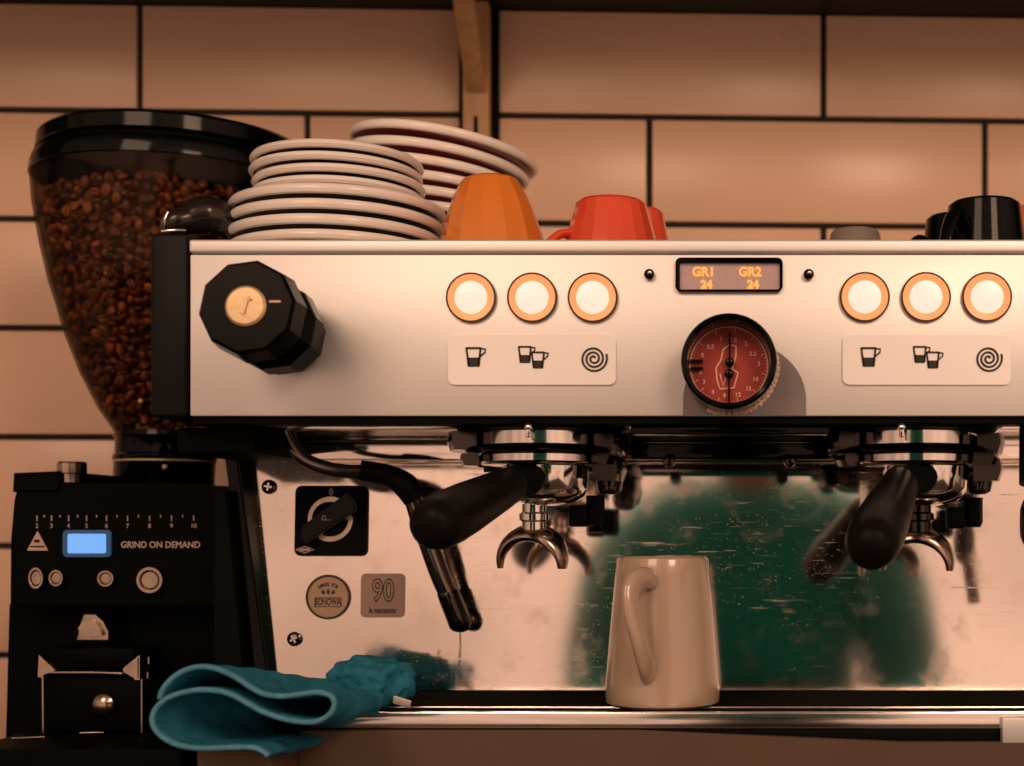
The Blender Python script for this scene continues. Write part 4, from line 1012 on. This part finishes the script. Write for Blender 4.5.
body_e = [(0, 1), (1, 2), (2, 3), (3, 4), (4, 5), (5, 6), (6, 7), (7, 8), (3, 9), (9, 10), (10, 11), (11, 12), (12, 13), (3, 14), (14, 15), (15, 16), (16, 17), (17, 18), (0, 19), (19, 20), (20, 21), (21, 22), (0, 23), (23, 24), (24, 25), (25, 26)]
rad = [(.15, .11), (.15, .10), (.165, .115), (.15, .105), (.07, .065), .055, .075, .092, .06, .075, .066, .046, .036, .028, .075, .066, .046, .036, .028, .085, .06, .04, .035, .085, .06, .04, .035]
pe = thing('person', (px0, py0, -1.30), 'person in a teal shirt, seen mirrored in the steel splash panel', 'person')
base = Vector((0, 0, 1.30))
b_o = skin('body', [Vector(v) + base for v in body_v], body_e, rad, M_skin, pe)
# shirt and trousers follow the body
sh_v = [body_v[i] for i in (0, 1, 2, 3, 9, 10, 11, 12, 14, 15, 16, 17)]; 
sh_e = [(0, 1), (1, 2), (2, 3), (3, 4), (4, 5), (5, 6), (6, 7), (3, 8), (8, 9), (9, 10), (10, 11)]
skin('shirt', [Vector(v) + base for v in sh_v], sh_e, [(.17, .13), (.168, .12), (.185, .135), (.168, .122), .092, .086, .068, .055, .092, .086, .068, .055], M_shirt, pe)
tr_v = [(0, 0, -.42), (-.09, 0, -.50), (-.10, .01, -.84), (-.10, -.01, -1.20), (.09, 0, -.50), (.10, .01, -.84), (.10, -.01, -1.20)]
skin('trousers', [Vector(v) + base for v in tr_v], [(0, 1), (1, 2), (2, 3), (0, 4), (4, 5), (5, 6)], [(.16, .12), .10, .075, .06, .10, .075, .06], M_trouser, pe)
hb = Vector((0, .015, .33)) + base
def pblob(name, c, s, m, sub=3):
    bm = B(); bmesh.ops.create_icosphere(bm, subdivisions=sub, radius=1, matrix=Matrix.Translation(c) @ Matrix.Diagonal((*s, 1)))
    o = link_mesh(name, bm, m, 180); o.parent = pe; return o
bm = B(); bmesh.ops.create_icosphere(bm, subdivisions=4, radius=1)
for v in list(bm.verts):
    if v.co.y > 0.35 and v.co.z < 0.45: v.co *= 0.86
bmesh.ops.transform(bm, matrix=Matrix.Translation(hb + Vector((0, -.012, .035))) @ Matrix.Diagonal((.100, .112, .115, 1)), verts=bm.verts)
o = link_mesh('hair', bm, M_hair, 180); o.parent = pe
pblob('nose', hb + Vector((0, .098, -.012)), (.014, .020, .024), M_skin)
pblob('mouth', hb + Vector((0, .088, -.055)), (.026, .010, .007), M_dial)
for s in (-1, 1):
    pblob('eye', hb + Vector((s * .034, .088, .010)), (.013, .010, .008), M_white); pblob('ear', hb + Vector((s * .095, .0, -.005)), (.012, .020, .032), M_skin)
    for k in range(5):
        c0 = Vector((s * .10, .20, -.14)) + base
        if k < 4:
            off = Vector((-s * .012 * 0, .0, .020 - .0135 * k)); L_ = (.030, .034, .032, .026)[k]
            ch = [c0 + off * 1.0 + Vector((-s * .012, .012, 0)), c0 + off + Vector((-s * (.030), .022, 0)), c0 + off + Vector((-s * (.032 + L_ * .6), .014, 0)), c0 + off + Vector((-s * (.034 + L_), -.006, 0))]
        else: ch = [c0 + Vector((-s * .004, -.005, .016)), c0 + Vector((-s * .018, -.016, .030)), c0 + Vector((-s * .036, -.022, .036))]
        skin('finger' if k < 4 else 'thumb', ch, [(i, i + 1) for i in range(len(ch) - 1)], [.0092] * (len(ch) - 1) + [.0072], M_skin, pe, 1)
# the camera the person holds
ct = thing('camera', (px0, -0.90, -0.16), 'black photo camera held by the person in the teal shirt', 'camera')
bm = B(); box(bm, (px0 - .062, -.885, -.180), (px0 + .062, -.850, -.095), .008, 3); obj('camera_body', bm, M_black, ct)
bm = B(); lathe(bm, [(0, 0), (.033, 0), (.033, .045), (.028, .048), (.026, .040), (0, .036)], 40, Matrix.Translation((px0, -.851, -.137)) @ Matrix.Rotation(-PI / 2, 4, 'X')); obj('lens', bm, M_gloss, ct)
